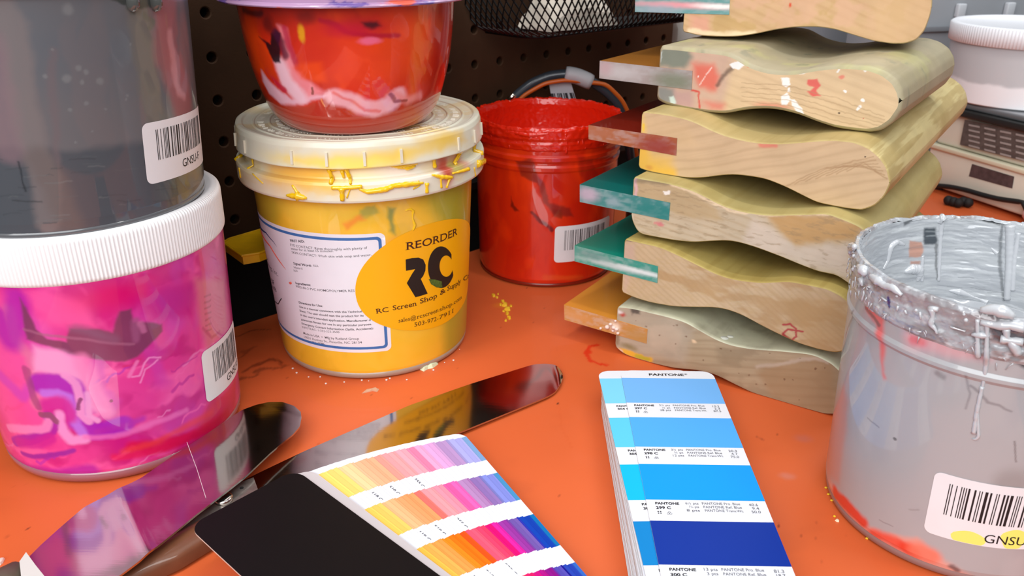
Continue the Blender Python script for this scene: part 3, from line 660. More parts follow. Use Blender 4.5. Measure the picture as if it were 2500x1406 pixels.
# ---- bowl of red ink on the yellow lid
BW = (-87, 461.5); BZ = 141.9
bw = Round(*BW, [(33, BZ), (40, BZ+3), (45, BZ+9), (49, BZ+19), (52.6, BZ+32), (55, BZ+48), (56.6, BZ+64)])
b = thing('red_ink_bowl', 'clear round bowl of marbled orange-red ink, standing on the lid of the yellow tub', 'bowl', (*BW, BZ))
def paint_bowl(TH, Z):
    p = Paint(TH*bw.R, Z, bw, Z2).base((224, 46, 12))
    p.warp(6, 20, 1).noise((242, 74, 10), 26, 20, .45, .62, 2, .8).noise((190, 28, 16), 14, 26, .52, .68, 5, .7)
    p.warp(2.2, 8, 2)
    p.blob((1300, 330), 22, 17, (232, 68, 10), .7, .8); p.blob((930, 450), 14, 10, (226, 60, 36), .8, .7); p.blob((1080, 170), 12, 5, (190, 20, 30), .8, .8)
    p.blob((1600, 420), 7, 34, (176, 20, 8), .8, .8); p.blob((1450, 420), 3, 20, (225, 90, 20), .8, .6); p.blob((720, 280), 10, 22, (196, 40, 20), .8, .7); p.blob((420, 130), 14, 8, (150, 28, 12), .8, .8)
    p.poly([(300, 640), (480, 690), (640, 730), (860, 668), (1060, 725), (1180, 770), (1330, 700), (1640, 600), (1620, 1000), (300, 1000)], (186, 46, 14), 1.5, .92)
    p.warp(.9, 5, 4)
    p.poly([(390, 480), (430, 540), (500, 610), (600, 680), (700, 650), (860, 648), (870, 662), (740, 690), (620, 722), (520, 708), (440, 640), (400, 560)], (246, 190, 208), 1.4, .97)
    p.poly([(500, 180), (560, 200), (590, 330), (640, 480), (720, 560), (830, 640), (640, 690), (520, 600), (490, 450), (545, 430), (540, 300)], (246, 140, 150), 1.8, .93)
    p.stroke([(520, 440), (560, 560), (650, 660)], 3.6, (250, 205, 220), 2, .9)
    p.stroke([(545, 200), (600, 380), (640, 470)], 1.5, (180, 20, 60), 1, .8); p.stroke([(430, 480), (500, 570), (550, 620)], 1.8, (205, 30, 60), 1, .9)
    p.poly([(370, 250), (420, 300), (440, 350), (470, 420), (490, 440), (520, 430), (520, 320), (520, 230), (480, 200), (450, 230), (455, 300)], (30, 8, 20), .8, .97)
    p.stroke([(480, 220), (530, 290), (550, 380)], 1.8, (70, 14, 50), 1.2, .8)
    p.poly([(360, 280), (400, 300), (470, 440), (520, 560), (440, 520), (380, 400)], (224, 62, 16), 1.5, .9)
    p.poly([(640, 440), (800, 430), (830, 560), (760, 560), (660, 540), (610, 470)], (238, 72, 12), 2, .8)
    p.stroke([(890, 670), (990, 690), (1080, 735), (1160, 752), (1240, 730), (1300, 690), (1330, 655)], 4.2, (246, 178, 188), 1.6, .95)
    p.stroke([(1290, 660), (1400, 690), (1470, 660)], 2.2, (240, 140, 140), 1.8, .8); p.stroke([(880, 640), (1000, 690), (1100, 760), (1200, 765)], .8, (230, 90, 80), .8, .7)
    p.stroke([(1270, 650), (1310, 690), (1380, 695)], .8, (140, 20, 20), .5, .8)
    p.stroke([(800, 140), (880, 170), (980, 220), (1120, 240), (1330, 240)], 1.2, (175, 0, 45), .9, .85); p.blob((1000, 205), 9, 3, (196, 8, 50), .8, .7)
    p.poly([(1080, 150), (1180, 145), (1210, 175), (1150, 195), (1100, 180)], (64, 10, 26), 1.2, .92); p.blob((1135, 280), 4.5, 1.8, (240, 110, 150), .5, .8)
    p.blob((660, 225), 1.5, 4, (224, 160, 20), .5, .85); p.blob((436, 165), 3, 4, (110, 20, 14), .6, .9); p.blob((690, 120), 4, 3, (130, 20, 14), .7, .8)
    p.stroke([(265, 70), (330, 95), (380, 90)], 1.6, (50, 14, 20), 1.2, .8); p.stroke([(800, 680), (825, 728)], .3, (240, 150, 90), .2, .9); p.stroke([(735, 605), (740, 645)], .6, (120, 50, 20), .4, .8)
    return p.c
def _sm(P, n=8):
    P = [np.array(q, float) for q in P]; P = [2*P[0]-P[1]]+P+[2*P[-1]-P[-2]]; o = []
    for a, b_, c, d in zip(P, P[1:], P[2:], P[3:]):
        for k in range(n): t = k/n; o.append(tuple(.5*(2*b_+(c-a)*t+(2*a-5*b_+4*c-d)*t*t+(3*b_-a-3*c+d)*t**3)))
    return o+[tuple(P[-2])]
lathe('body', BW, [(1, BZ+.4), (30, BZ+.2)]+_sm([(33, BZ), (36.5, BZ+1), (40, BZ+3), (45, BZ+9), (49, BZ+19), (52.6, BZ+32.5), (55, BZ+48), (56.9, BZ+68.5)]), bump_plastic('red_marbled_ink', rough=.3, coat=1.), b, 800, 240, paint_bowl)
def paint_fl(TH, Z):
    p = Paint(TH*64, Z, bw, Z2).base((178, 140, 176)).warp(3, 8, 3)
    p.noise((225, 90, 50), 30, 5, .52, .66, 2, .9).noise((80, 60, 150), 18, 4, .62, .72, 6, .8).noise((200, 170, 196), 22, 3, .55, .7, 8, .7)
    return p.c
lathe('lid', BW, [(56, BZ+68), (61, BZ+66.2), (65.6, BZ+65.8), (66, BZ+66.4), (65.4, BZ+67.2), (63.6, BZ+67.8), (63, BZ+78), (62, BZ+80)], bump_plastic('lid_smeared', rough=.25, coat=.6), b, 400, 60, paint_fl)
lathe('lid_top', BW, [(62, BZ+80), (60, BZ+81), (40, BZ+80.4), (.5, BZ+80.2)], mat('lid_lilac', (178, 142, 178), .25, coat=.6, var=(30, .15)), b, 120)
# ---- red bucket with its lip full of ink
RB = (26.0, 601.5)
rb = Round(*RB, [(50.6, 0), (51.2, 6), (52.4, 92), (53.4, 92.5), (53.6, 116)])
r = thing('red_ink_bucket', 'open bucket of bright red ink behind the yellow tub, rim caked with ink', 'bucket', (*RB, 0))
Z4 = (1050, 0, 2.0086)
def paint_red(TH, Z):
    p = Paint(TH*rb.R, Z, rb, Z4).base((218, 42, 10))
    p.warp(4, 18, 1).noise((240, 58, 12), 20, 40, .5, .65, 2, .8).noise((200, 24, 6), 9, 40, .52, .66, 7, .4)
    p.stroke([(620, 800), (720, 1000), (860, 1250)], 9, (188, 20, 8), 4, .5)
    p.warp(1.6, 6, 3)
    p.poly([(420, 790), (500, 780), (530, 850), (560, 900), (590, 1000), (690, 1020), (700, 1060), (600, 1050), (560, 990), (520, 900), (450, 860)], (136, 26, 22), 1.2, .85)
    p.poly([(720, 760), (800, 780), (820, 860), (760, 900), (725, 830)], (160, 24, 18), 1.5, .6)
    p.poly([(398, 960), (412, 1010), (435, 1032), (415, 1036), (396, 1015)], (116, 14, 12), .8, .9); p.poly([(600, 1030), (650, 1030), (640, 1070), (605, 1060)], (130, 22, 12), 1, .8)
    p.stroke([(500, 1045), (540, 1085), (600, 1130)], 1.2, (110, 16, 30), .7, .9); p.stroke([(515, 930), (515, 1040)], .9, (216, 90, 80), .8, .6)
    p.stroke([(225, 1190), (270, 1290), (300, 1350)], .5, (150, 16, 8), .5, .8)
    p.stroke([(560, 1360), (740, 1360)], 2, (225, 90, 30), 1.5, .5)
    return p.c
lathe('body', RB, [(50.2, 3), (51.2, 6), (52.4, 86), (53.2, 87.5), (53.4, 90), (52.6, 91.5), (52.8, 93), (53.8, 94.5), (53.9, 97), (53, 98.5), (53.2, 101), (53.5, 103)], bump_plastic('red_ink_plastic', rough=.3, coat=.9), r, 600, 200, paint_red)
lathe('base_ring', RB, [(30, .8), (48.5, .6), (49.4, 0), (50.6, 1.2), (50.8, 3), (49, 3.4)], mat('red_clear_base', (130, 32, 18), .3, coat=.5), r, 160)
RI = mat('red_ink_wet', (216, 32, 6), .28, coat=.6, bump=(120, .25))
def rag(TH, Z, R):
    f = (Z > 96); nn = fbm(TH*9, Z*.2, 4); n2 = fbm(TH*30+4, Z*.6, 6)
    return R+f*((nn-.5)*1.0+(n2-.5)*.7), Z+(Z > 110)*((nn-.5)*2.5+(n2-.5)*1.4)
lathe('caked_rim', RB, [(53.0, 101), (54.2, 102.5), (54.6, 106), (54.0, 108), (54.8, 110), (54.6, 115.5), (53.6, 117.5), (51.4, 117), (50.4, 113), (50.6, 100), (50.4, 90)], RI, r, 420, 70, disp=rag)
def lump(TH, Z, R): return R, Z+(fbm(TH*3+R*.05, R*.09, 3)-.5)*5
lathe('ink_surface', RB, [(50.6, 92), (46, 90), (36, 88.5), (22, 88), (8, 88.6), (.5, 88.4)], RI, r, 120, 40, disp=lump)
m = MB()
for px, py, q in ((1288, 268, 5), (1300, 262, 3.5), (1352, 283, 2.4), (1365, 276, 2.6)):
    w = at(px, py, 98); m.ball(w, q, squash=(1.4, .8, .5))
run(m, rb, [(1380, 325), (1384, 352), (1382, 375)], [1.4, 1, .8]); run(m, rb, [(1240, 320), (1290, 330), (1340, 326)], [1, 2, 1.2]); run(m, rb, [(1400, 318), (1420, 330), (1424, 352)], .9); run(m, rb, [(1230, 325), (1320, 345), (1390, 350)], .5)
for k in range(26):
    th = -1.3+k*.1; rr = random.Random(k); m.ball(rb.pos(th*rb.R, 104+rr.uniform(-3, 9), .3), rr.uniform(.3, 1.0), squash=(1, 1, 1.6))
m.build('ink_drip', RI, r, True)
price_label(rb, r, (1355, 553), (1352, 641), 52, 'GNSU-F', 'white barcode sticker on the bucket wall', bx=.14, btop=.12, bh=.55, ty=.1, tx=.5)

# ---- looped cables behind the red bucket
def pth(px, y, n=24):
    Q = [atv(a, b, (0, y), 0.0) for a, b in px]; Q = np.array(Q); t = np.linspace(0, len(Q)-1, n); i = np.arange(len(Q))
    return [tuple(np.interp(k, i, Q[:, j]) for j in range(3)) for k in t]
def smooth(Q, it=3):
    Q = [np.array(q, float) for q in Q]
    for _ in range(it): Q = [Q[0]]+[(Q[i-1]+2*Q[i]+Q[i+1])/4 for i in range(1, len(Q)-1)]+[Q[-1]]
    return Q
cy = 668
cb = thing('looped_cable', 'looped dark cable with a pale tape sleeve, arching up behind the red bucket', 'cable', (30, cy, 0))
arc = smooth(pth([(1215, 330), (1232, 268), (1262, 232), (1300, 202), (1345, 184), (1390, 180), (1440, 196), (1480, 222), (1510, 252), (1530, 300), (1545, 420)], cy, 60))
arc = [arc[0]*[1, 1, 0]+[0, 0, 2]]+arc+[arc[-1]*[1, 1, 0]+[0, 0, 2]]
m = MB(); m.tube(arc, 3.9, 12); m.build('dark_cable', mat('cable_dark', (52, 58, 66), .35, coat=.3), cb, True)
arc2 = smooth(pth([(1235, 340), (1250, 262), (1280, 232), (1330, 203), (1380, 195), (1430, 200), (1480, 205), (1520, 245), (1545, 300), (1560, 420)], cy-7, 60))
m = MB(); m.tube([arc2[0]*[1, 1, 0]+[0, 0, 2]]+arc2+[arc2[-1]*[1, 1, 0]+[0, 0, 2]], 1.7, 10); m.build('orange_cable', mat('cable_orange', (190, 88, 22), .4), cb, True)
m = MB(); sl = smooth(pth([(1380, 180), (1410, 186), (1444, 201)], cy-3, 9), 1); m.tube(sl, [5.8]+[6.3]*7+[5.8], 16); m.build('tape_sleeve', mat('tape_grey', (176, 174, 178), .5), cb, True)
m = MB(); m.tube([atv(1242, 245, (0, cy-12), 0), atv(1256, 230, (0, cy-12), 0)], 2.2, 10); m.build('metal_end', mat('steel_bright', (235, 230, 220), .15, metal=1), cb, True)
m = MB(); P_ = [atv(a, b_, (0, cy-2), 0) for a, b_ in ((1340, 200), (1392, 196), (1412, 262), (1350, 262))]
m.add(P_+[p+[0, .5, 0] for p in P_], [(3, 2, 1, 0), (4, 5, 6, 7), (0, 1, 5, 4), (1, 2, 6, 5), (2, 3, 7, 6), (3, 0, 4, 7)])
tg = m.build('hang_tag', mat('tag_grey', (176, 174, 180), .5), cb)
m = MB()
for k in range(15):
    if k % 4 == 3: continue
    f = k/15; a = P_[0]*(1-f)+P_[1]*f; b_ = P_[3]*(1-f)+P_[2]*f; a1 = a*.55+b_*.45+[0, -.3, 0]; b1 = a*.1+b_*.9+[0, -.3, 0]; w = np.array([.8 if k % 3 else 1.3, 0, 0])
    m.add([a1, a1+w, b1+w, b1], [(3, 2, 1, 0)])
m.build('tag_print', mat('print_black', (28, 24, 28), .6), tg)

# ---- grey bucket, front right
GB = (199.7, 307.5)
gb = Round(*GB, [(52.6, 0), (53.6, 6), (57.0, 100), (57.6, 103), (58.1, 119)])
g2 = thing('grey_ink_bucket', 'open bucket of pale grey ink at the right front, rim crusted with ink', 'bucket', (*GB, 0))
Z7 = (1950, 480, 2.704); Z8 = (1950, 950, 3.0836)
def paint_gb(TH, Z):
    p = Paint(TH*gb.R, Z, gb, Z8).base((172, 173, 176))
    p.warp(5, 25, 1).noise((178, 179, 182), 40, 50, .45, .65, 4, .8).noise((164, 166, 172), 18, 50, .52, .68, 2, .5)
    p.warp(2, 10, 3)
    p.poly([(250, 60), (330, -40), (380, 100), (300, 700), (220, 660), (210, 400)], (196, 146, 138), 3, .7)
    p.poly([(230, 680), (300, 780), (400, 900), (520, 1020), (640, 1090), (760, 1110), (880, 1110), (960, 1180), (1180, 1350), (1300, 1420), (900, 1420), (560, 1170), (330, 950), (215, 760)], (226, 158, 144), 2, .9)
    p.stroke([(270, 770), (330, 830), (390, 900), (480, 985)], 3, (222, 58, 36), 1.6, .95); p.stroke([(560, 1090), (680, 1140), (760, 1180), (830, 1200), (850, 1225)], 2.6, (232, 84, 66), 2, .95); p.blob((830, 1215), 4, 2.6, (226, 62, 40), .6, .95); p.stroke([(900, 1220), (985, 1250)], 4, (236, 120, 96), 2.5, .85)
    p.stroke([(1150, 1340), (1190, 1370)], 1.2, (90, 80, 84), .8, .8)
    p.zoom = Z7
    p.poly([(425, 540), (470, 560), (560, 700), (570, 800), (560, 900), (560, 1150), (580, 1190), (560, 1190), (525, 1000), (510, 850), (450, 740)], (224, 96, 96), 1.6, .85)
    p.poly([(420, 520), (600, 640), (640, 800), (560, 760), (450, 620)], (196, 150, 150), 2.5, .7)
    p.poly([(920, 820), (1000, 815), (1000, 880), (940, 890)], (222, 130, 130), 1.6, .8); p.stroke([(890, 915), (940, 930), (980, 940)], 2.4, (240, 70, 86), 1.4, .9)
    p.stroke([(760, 940), (900, 975), (1050, 1000), (1200, 1020)], 4.2, (220, 166, 172), 3, .75); p.stroke([(770, 945), (820, 965)], 1.8, (226, 110, 116), 1.5, .8)
    p.poly([(1260, 880), (1487, 930), (1560, 960), (1560, 1180), (1487, 1140), (1390, 1090), (1300, 1010)], (62, 56, 58), 1.2, .95); p.blob((1360, 1000), 5, 4, (30, 24, 28), .6, .8)
    p.warp(.7, 4, 3)
    p.stroke([(910, 1165), (950, 1190)], 1.0, (124, 122, 124), .8, .7); p.stroke([(1110, 1180), (1130, 1300), (1100, 1400)], .4, (138, 138, 142), .4, .8); p.stroke([(1140, 1250), (1250, 1350), (1400, 1420)], .5, (132, 132, 136), .4, .8)
    p.stroke([(440, 735), (500, 800), (530, 850)], .8, (120, 90, 90), .5, .8); p.stroke([(370, 760), (320, 880), (290, 1010)], .7, (120, 112, 112), .6, .7)
    p.zoom = Z8
    p.stroke([(515, 215), (560, 250), (600, 290)], .3, (130, 128, 132), .3, .8); p.blob((718, 373), .8, .7, (100, 98, 100), .3); p.stroke([(1622, 400), (1635, 545)], .3, (112, 110, 112), .3, .8); p.stroke([(830, 905), (895, 908)], .3, (136, 134, 136), .4, .6); p.stroke([(610, 985), (710, 1030)], .25, (130, 124, 130), .3, .7)
    p.blob((1600, 720), 6, 7, (148, 147, 148), .6, .8)
    return p.c
lathe('body', GB, [(53, 4.6), (53.6, 7), (56.6, 92), (57.6, 93.5), (57.7, 95), (56.9, 96.5), (57.2, 100), (57.4, 103)], bump_plastic('grey_ink_plastic', rough=.32, coat=.7), g2, 900, 280, paint_gb)
lathe('base_ring', GB, [(30, .8), (49, .6), (51.0, 0), (52.6, 1.2), (53.1, 3.6), (52.6, 4.8)], mat('grey_base', (146, 116, 112), .3, coat=.5), g2, 200)
def paint_rim(TH, Z):
    p = Paint(TH*gb.R, Z, gb, Z7).base((172, 176, 182)).warp(1, 4, 2)
    p.noise((140, 134, 136), 9, 5, .5, .66, 3, .8).noise((206, 210, 214), 3, 2, .6, .72, 6, .8)
    p.poly([(560, 570), (620, 560), (900, 700), (1100, 770), (1300, 800), (1300, 840), (1000, 800), (800, 730), (600, 660)], (150, 134, 136), 1, .7)
    p.poly([(1250, 850), (1560, 900), (1560, 1000), (1280, 940)], (80, 74, 80), 1, .9); p.stroke([(1310, 855), (1440, 870)], .9, (30, 34, 110), .4, .95); p.stroke([(608, 665), (603, 715)], .7, (30, 24, 110), .3, .95)
    return p.c
def rag2(TH, Z, R):
    nn = fbm(TH*7+2, Z*.2, 4); n2 = fbm(TH*34+4, Z*.7, 6); f = sstep(100, 106, Z)
    return R+f*((nn-.5)*.8+(n2-.5)*.9), Z+(Z > 115)*((nn-.5)*1.8+(n2-.5)*.45)
GI = mat('grey_ink_wet', attr=True, rough=.24, coat=.8, bump=(160, .35))
lathe('caked_rim', GB, [(57.2, 102), (58.0, 103.5), (58.4, 106), (58.2, 109), (58.9, 112), (58.9, 117.6), (58.0, 119.4), (56.6, 119.5), (55.8, 118.4)], GI, g2, 700, 50, paint_rim, disp=rag2)
inn = Round(*GB, [(53.0, 60), (55.7, 118.4)])
class Inner(Round):
    def hit(s, px, py):
        d = ray(px, py); r = s.R; o = -s.c
        for i in range(8):
            A = d[0]**2+d[1]**2; B = o@d[:2]; Cc = o@o-r*r; D = max(B*B-A*Cc, 0); t = (-B+math.sqrt(D))/A; z = CH+d[2]*t; r = float(s.r(z))
        q = d[:2]*t+o; u = math.atan2(q@s.e1, q@s.e0)
        return ((u if u > 0 else u+2*math.pi)*s.R, z)
inn = Inner(*GB, [(53.0, 60), (55.7, 118.4)])
def paint_in(TH, Z):
    T = np.where(TH < 0, TH+2*math.pi, TH)
    p = Paint(T*inn.R, Z, inn, Z7).base((184, 188, 192))
    p.warp(1.5, 6, 3).noise((168, 172, 178), 30, 3, .45, .65, 4, .8).noise((200, 204, 208), 16, 1.4, .55, .7, 2, .7)
    p.warp(.7, 4, 2)
    p.poly([(730, 290), (810, 300), (820, 360), (810, 395), (725, 400), (728, 340)], (190, 140, 120), .6, .9); p.poly([(735, 425), (805, 425), (800, 450), (740, 450)], (186, 140, 124), .6, .9)
    p.poly([(830, 205), (905, 205), (912, 290), (905, 318), (825, 318), (828, 260)], (60, 68, 76), .8, .95); p.stroke([(850, 262), (900, 258)], .35, (150, 158, 162), .4, .7); p.stroke([(845, 225), (905, 230)], .3, (150, 158, 162), .4, .6)
    p.poly([(695, 170), (760, 150), (800, 130), (720, 185), (700, 195)], (84, 88, 92), .6, .9); p.stroke([(1200, 145), (1260, 160), (1330, 178)], 1.0, (30, 34, 38), .6, .95); p.blob((1030, 133), 1, .6, (30, 34, 36), .5); p.blob((800, 118), 1.6, .4, (30, 34, 36), .5)
    p.stroke([(1350, 190), (1330, 280), (1330, 480), (1350, 680)], .6, (110, 114, 118), .4, .8); p.stroke([(910, 320), (905, 420), (915, 540)], .6, (110, 112, 114), .4, .8)
    R = random.Random(8)
    for i in range(30):
        x = R.uniform(930, 1290); y_ = R.uniform(150, 700); p.stroke([(x, y_), (x+R.uniform(40, 160), y_+R.uniform(0, 14))], .18, R.choice([(142, 146, 150), (196, 200, 204)]), .2, .7)
    return p.c
lathe('inner_wall', GB, [(55.9, 118.6), (55.5, 113), (53.0, 60)], GI, g2, 700, 200, paint_in, disp=lambda TH, Z, R: (R+(fbm(TH*5, Z*.5, 2)-.5)*.9, Z))
def paint_gs(TH, Z): return np.tile(lin((168, 172, 178)), (TH.size, 1))
lathe('ink_surface', GB, [(54.4, 79), (50, 77), (38, 75.5), (20, 75), (.5, 75)], GI, g2, 160, 40, paint_gs, disp=lump)
def paint_flat(c): return lambda n: np.tile(lin(c), (n, 1))
GS = mat('grey_ink_string', (196, 199, 204), .2, coat=.9)
rimS = Round(*GB, [(53, 0), (57, 100), (59.1, 104), (59.3, 119.5)])
m = MB()
for pts, rr in (([(365, 345), (335, 328), (318, 350), (338, 378)], [.8, 1.9, 1.7, .9]), ([(325, 345), (350, 332), (372, 330)], [.8, 2.0, 1.0]), ([(400, 460), (430, 490), (440, 520)], [1.5, 2.4, 1.2]), ([(410, 540), (420, 590)], [1.2, .5]), ([(480, 525), (530, 560), (570, 590), (620, 600), (680, 650)], [1.2, 1.8, 1.2, 1.6, .8]),
                ([(880, 740), (885, 790), (872, 840), (905, 880), (912, 905)], [1.4, .6, 1.3, .4, .5]), ([(860, 738), (920, 745)], 1.0), ([(1180, 810), (1180, 900), (1185, 1060)], [.8, .7, 1.0]), ([(1245, 830), (1242, 940), (1240, 1070), (1225, 1200), (1180, 1400), (1155, 1560)], [.9, .7, 1.0, .6, .8, .9]),
                ([(1140, 910), (1200, 915), (1260, 920)], [.5, 1.4, .6]), ([(1200, 750), (1290, 745), (1350, 760), (1420, 790)], [1.2, 2.4, 2.2, 1.4]), ([(1200, 830), (1300, 850), (1400, 850), (1487, 870)], [1, 1.6, 1.6, 2]), ([(1370, 870), (1375, 930), (1420, 980), (1450, 1040)], [1.6, 1, 1.6, 1.5]), ([(1330, 940), (1480, 960)], 1.4),
                ([(550, 775), (580, 775), (555, 805)], .3), ([(775, 890), (810, 893)], .3), ([(800, 760), (805, 810)], .4), ([(655, 720), (648, 755)], .4), ([(700, 750), (712, 775)], .4), ([(1000, 860), (1100, 890)], .3), ([(470, 600), (445, 590), (455, 615)], .35), ([(540, 660), (580, 690)], .35), ([(415, 690), (430, 640), (428, 620)], .35)):
    run(m, rimS, pts, rr, Z7)
run(m, gb, [(1340, 180), (1350, 220), (1352, 320), (1355, 350), (1335, 378), (1305, 374)], [.7, .5, .6, .7, .5, .3], Z8); run(m, gb, [(1380, -20), (1340, 180)], [.7, .8], Z8)
R_ = random.Random(3)
for k in range(60):
    th = R_.uniform(-1.5, 1.2); z0 = R_.uniform(101, 113); q = rimS.pos(th*rimS.R, z0, .2); q2 = rimS.pos((th+R_.uniform(-.03, .03))*rimS.R, z0-R_.uniform(1, 4), .6)
    m.tube([q, (q+q2)/2+[0, 0, .3], q2], [R_.uniform(.15, .4), .2, .1], 5)
for k in range(22):
    th = R_.uniform(-1.7, 1.3); m.ball(rimS.pos(th*rimS.R, R_.uniform(112, 119), -.4), R_.uniform(.5, 1.0), n=8)
m.build('ink_drip', GS, g2, True)
m = MB()
for pts, rr in (([(560, 480), (590, 420), (610, 330), (650, 300), (700, 320)], [1.0, 1.2, 1.6, 1.4, .8]), ([(850, 180), (848, 250)], .3), ([(940, 112), (948, 135), (950, 165)], [1.5, 2.6, 1.2]), ([(945, 150), (936, 300), (925, 560)], [1.5, 1.0, .8]), ([(1395, 190), (1390, 400), (1375, 680)], [2.2, 1.7, 1.5]), ([(1450, 240), (1420, 430), (1410, 620)], [1.0, 1.2, 1.3]),
                ([(990, 620), (1060, 630), (1130, 655), (1200, 680), (1240, 700)], [.6, 1.8, .9, .8, 1.8]), ([(700, 500), (750, 478), (795, 482), (800, 520), (785, 560)], [1.0, 2.6, 2.4, 1.8, .8]), ([(820, 390), (815, 560)], .9), ([(1270, 340), (1310, 375)], [.5, 1.2])):
    Q = [(Z7[0]+a/Z7[2], Z7[1]+b_/Z7[2]) for a, b_ in pts]; Q = [inn.hit(*q) for q in Q]; Q = [(u, min(v, 118)) for u, v in Q]
    t = np.linspace(0, len(Q)-1, 40); U = np.interp(t, range(len(Q)), [q[0] for q in Q]); V = np.interp(t, range(len(Q)), [q[1] for q in Q]); rr = np.interp(t, range(len(Q)), rr if isinstance(rr, list) else [rr]*len(Q))
    m.tube(smooth(inn.pos(U, V, .5), 2), [x*(1+R_.uniform(-.07, .07)) for x in rr], 12)
m.build('ink_ridge', GS, g2, True)
price_label(gb, g2, (2284, 1148), (2254, 1295), 58, 'GNSU-F', 'white barcode sticker with a yellow stain, low on the bucket', bx=.10, btop=.13, bh=.5, ty=.07, tx=.37, blobs=((.28, .04, 6, 5), (.56, .16, 5, 5)), bw=.95)

# ================================================================ SQUEEGEES
z5 = lambda l: [(1350+a/2.174, b_/2.174) for a, b_ in l]
z6 = lambda l: [(1350+a/2.1625, 400+b_/2.1625) for a, b_ in l]
S4T = [(-.5, 34.3), (9.9, 34.7), (20.3, 34.4), (30.5, 33.1), (39.7, 30.1), (48.6, 27.7), (59.4, 26.4), (69.8, 26.2), (79.8, 27.3), (89.4, 29.3), (98.7, 31.6), (107.8, 33.2), (116.9, 33.5), (124.5, 31.5), (130.4, 27.6), (134.3, 23.0), (136.4, 17.6)]
S4B = [(-.2, .8), (2.9, -.2), (12.6, -.5), (23.3, -.4), (31.4, -.1), (40.3, 1.6), (48.9, 4.4), (57.4, 6.4), (67, 6.9), (75.3, 6.8), (85.9, 4.4), (95.3, 1.4), (103.5, -1.2), (111.4, -2.3), (119, -2.4), (126.2, -1), (132, 2.6), (135.5, 8.2), (136.8, 13.8)]
def squeegee(k, P, azd, z0, top, bot, blade, L, label, wood, face_paint, side_paint, bladecol, bladeL, face_zoom, round_=.7):
    a = math.radians(azd); ex = np.array([math.cos(a), math.sin(a), 0]); ed = np.array([-math.sin(a), math.cos(a), 0]); ez = np.array([0, 0, 1.])
    fl = Flat((P[0], P[1], z0), ex, ez)       # outward normal = ex x ez = faces the viewer
    def tolocal(l): return [fl.hit(*q) for q in l] if l and l[0][0] > 900 else list(l)
    T = tolocal(top); B = tolocal(bot)
    smax = max(T[-1][0], B[-1][0]); smin = min(T[0][0], B[0][0])
    T = [(q[0]-0, q[1]) for q in T]
    n = 300; t = np.linspace(0, 1, n); S = smin+(smax-smin)*(1-np.cos(t*math.pi*.5))**.0*np.sin(t*math.pi/2)**1.0
    S = smin+(smax-smin)*np.sin(t*math.pi/2)
    mid = (T[-1][1]+B[-1][1])/2
    def prof(Q):
        q = sorted(Q); xs = [c[0] for c in q]; zs = [c[1] for c in q]
        y_ = np.interp(S, xs, zs)
        for _ in range(40): y_[1:-1] = (y_[:-2]+2*y_[1:-1]+y_[2:])/4
        return y_
    Tz = prof(T+[(smax, mid+.4)]); Bz = prof(B+[(smax, mid-.4)])
    # round the left corners a little
    dS = S-smin; rc_ = 1.6; w = np.clip(1-dS/rc_, 0, 1); dz = rc_*(1-np.sqrt(np.clip(1-w*w, 0, 1))); Tz = Tz-dz; Bz = Bz+dz
    base = np.array([P[0], P[1], z0])
    sq = thing('screen_printing_squeegee', label, 'squeegee', (*(base+ex*60)[:2], z0), 'stacked wooden squeegees')
    rows = 84; tt = np.linspace(0, 1, rows)[:, None]
    ch = round_
    inset = lambda Z, s: Z
    Tf = Tz-ch*.8; Bf = Bz+ch*.8; Sf = smin+ch*.6+(S-smin)*(1-ch*1.3/(smax-smin))
    G = Bf+(Tf-Bf)*tt; SS = np.broadcast_to(Sf, G.shape)
    V = base+SS[..., None]*ex+G[..., None]*ez
    pf = Paint(SS, G, fl, face_zoom); face_paint(pf)
    W = mat('wood_'+wood, attr=True, rough=.55, coat=0, bump=(420, .06), var=(60, .07, (1, 1, 1)))
    put('end_face', V.reshape(-1, 3), gridf(rows, n), W, sq, True, col=pf.c)
    # body
    ls = np.r_[S, S[::-1]]; lz = np.r_[Tz, Bz[::-1]]; fs = np.r_[Sf, Sf[::-1]]; fz = np.r_[Tf, Bf[::-1]]
    arc = np.r_[0, np.cumsum(np.hypot(np.diff(ls), np.diff(lz)))]
    D = np.r_[0, .3*ch, ch, np.linspace(ch+2, L-3, 70), L-1.2, L]
    RR = []
    for d in D:
        if d == 0: a_, b_ = fs, fz
        elif d < ch: a_, b_ = (fs*.35+ls*.65), (fz*.35+lz*.65)
        elif d > L-1: c_s, c_z = (smin+smax)/2, 16; a_, b_ = c_s+(ls-c_s)*.97, c_z+(lz-c_z)*.92
        else: a_, b_ = ls, lz
        RR.append(base+a_[:, None]*ex+b_[:, None]*ez+d*ed)
    V = np.array(RR); A2, D2_ = np.meshgrid(arc, D)
    ps = Paint(np.broadcast_to(ls, A2.shape), D2_); ps.top = (np.arange(len(ls)) < n)[None, :].repeat(len(D), 0).ravel(); side_paint(ps)
    nv = V.reshape(-1, 3); f = gridf(len(D), len(ls), True)
    o = put('body', nv, f[:, ::-1].copy(), W, sq, True, col=ps.c)
    m = MB(); m.add(V[-1], [tuple(range(len(ls)))[::-1]]); m.build('far_end', mat('wood_far_end', (196, 168, 112), .6), sq)
    # blade
    q = [fl.hit(*c) for c in blade]           # TL, TR, BR, BL
    m = MB(); A_ = [base+c[0]*ex+c[1]*ez-ed*.35 for c in q]; E_ = [v+ed*(bladeL+.35) for v in A_]
    fc, tc_ = bladecol
    # front face grid so that smears show
    m2 = 60; m3 = 12; u_, v_ = np.meshgrid(np.linspace(0, 1, m2), np.linspace(0, 1, m3))
    FV = (A_[3]*((1-u_)*(1-v_))[..., None]+A_[2]*(u_*(1-v_))[..., None]+A_[1]*(u_*v_)[..., None]+A_[0]*((1-u_)*v_)[..., None])
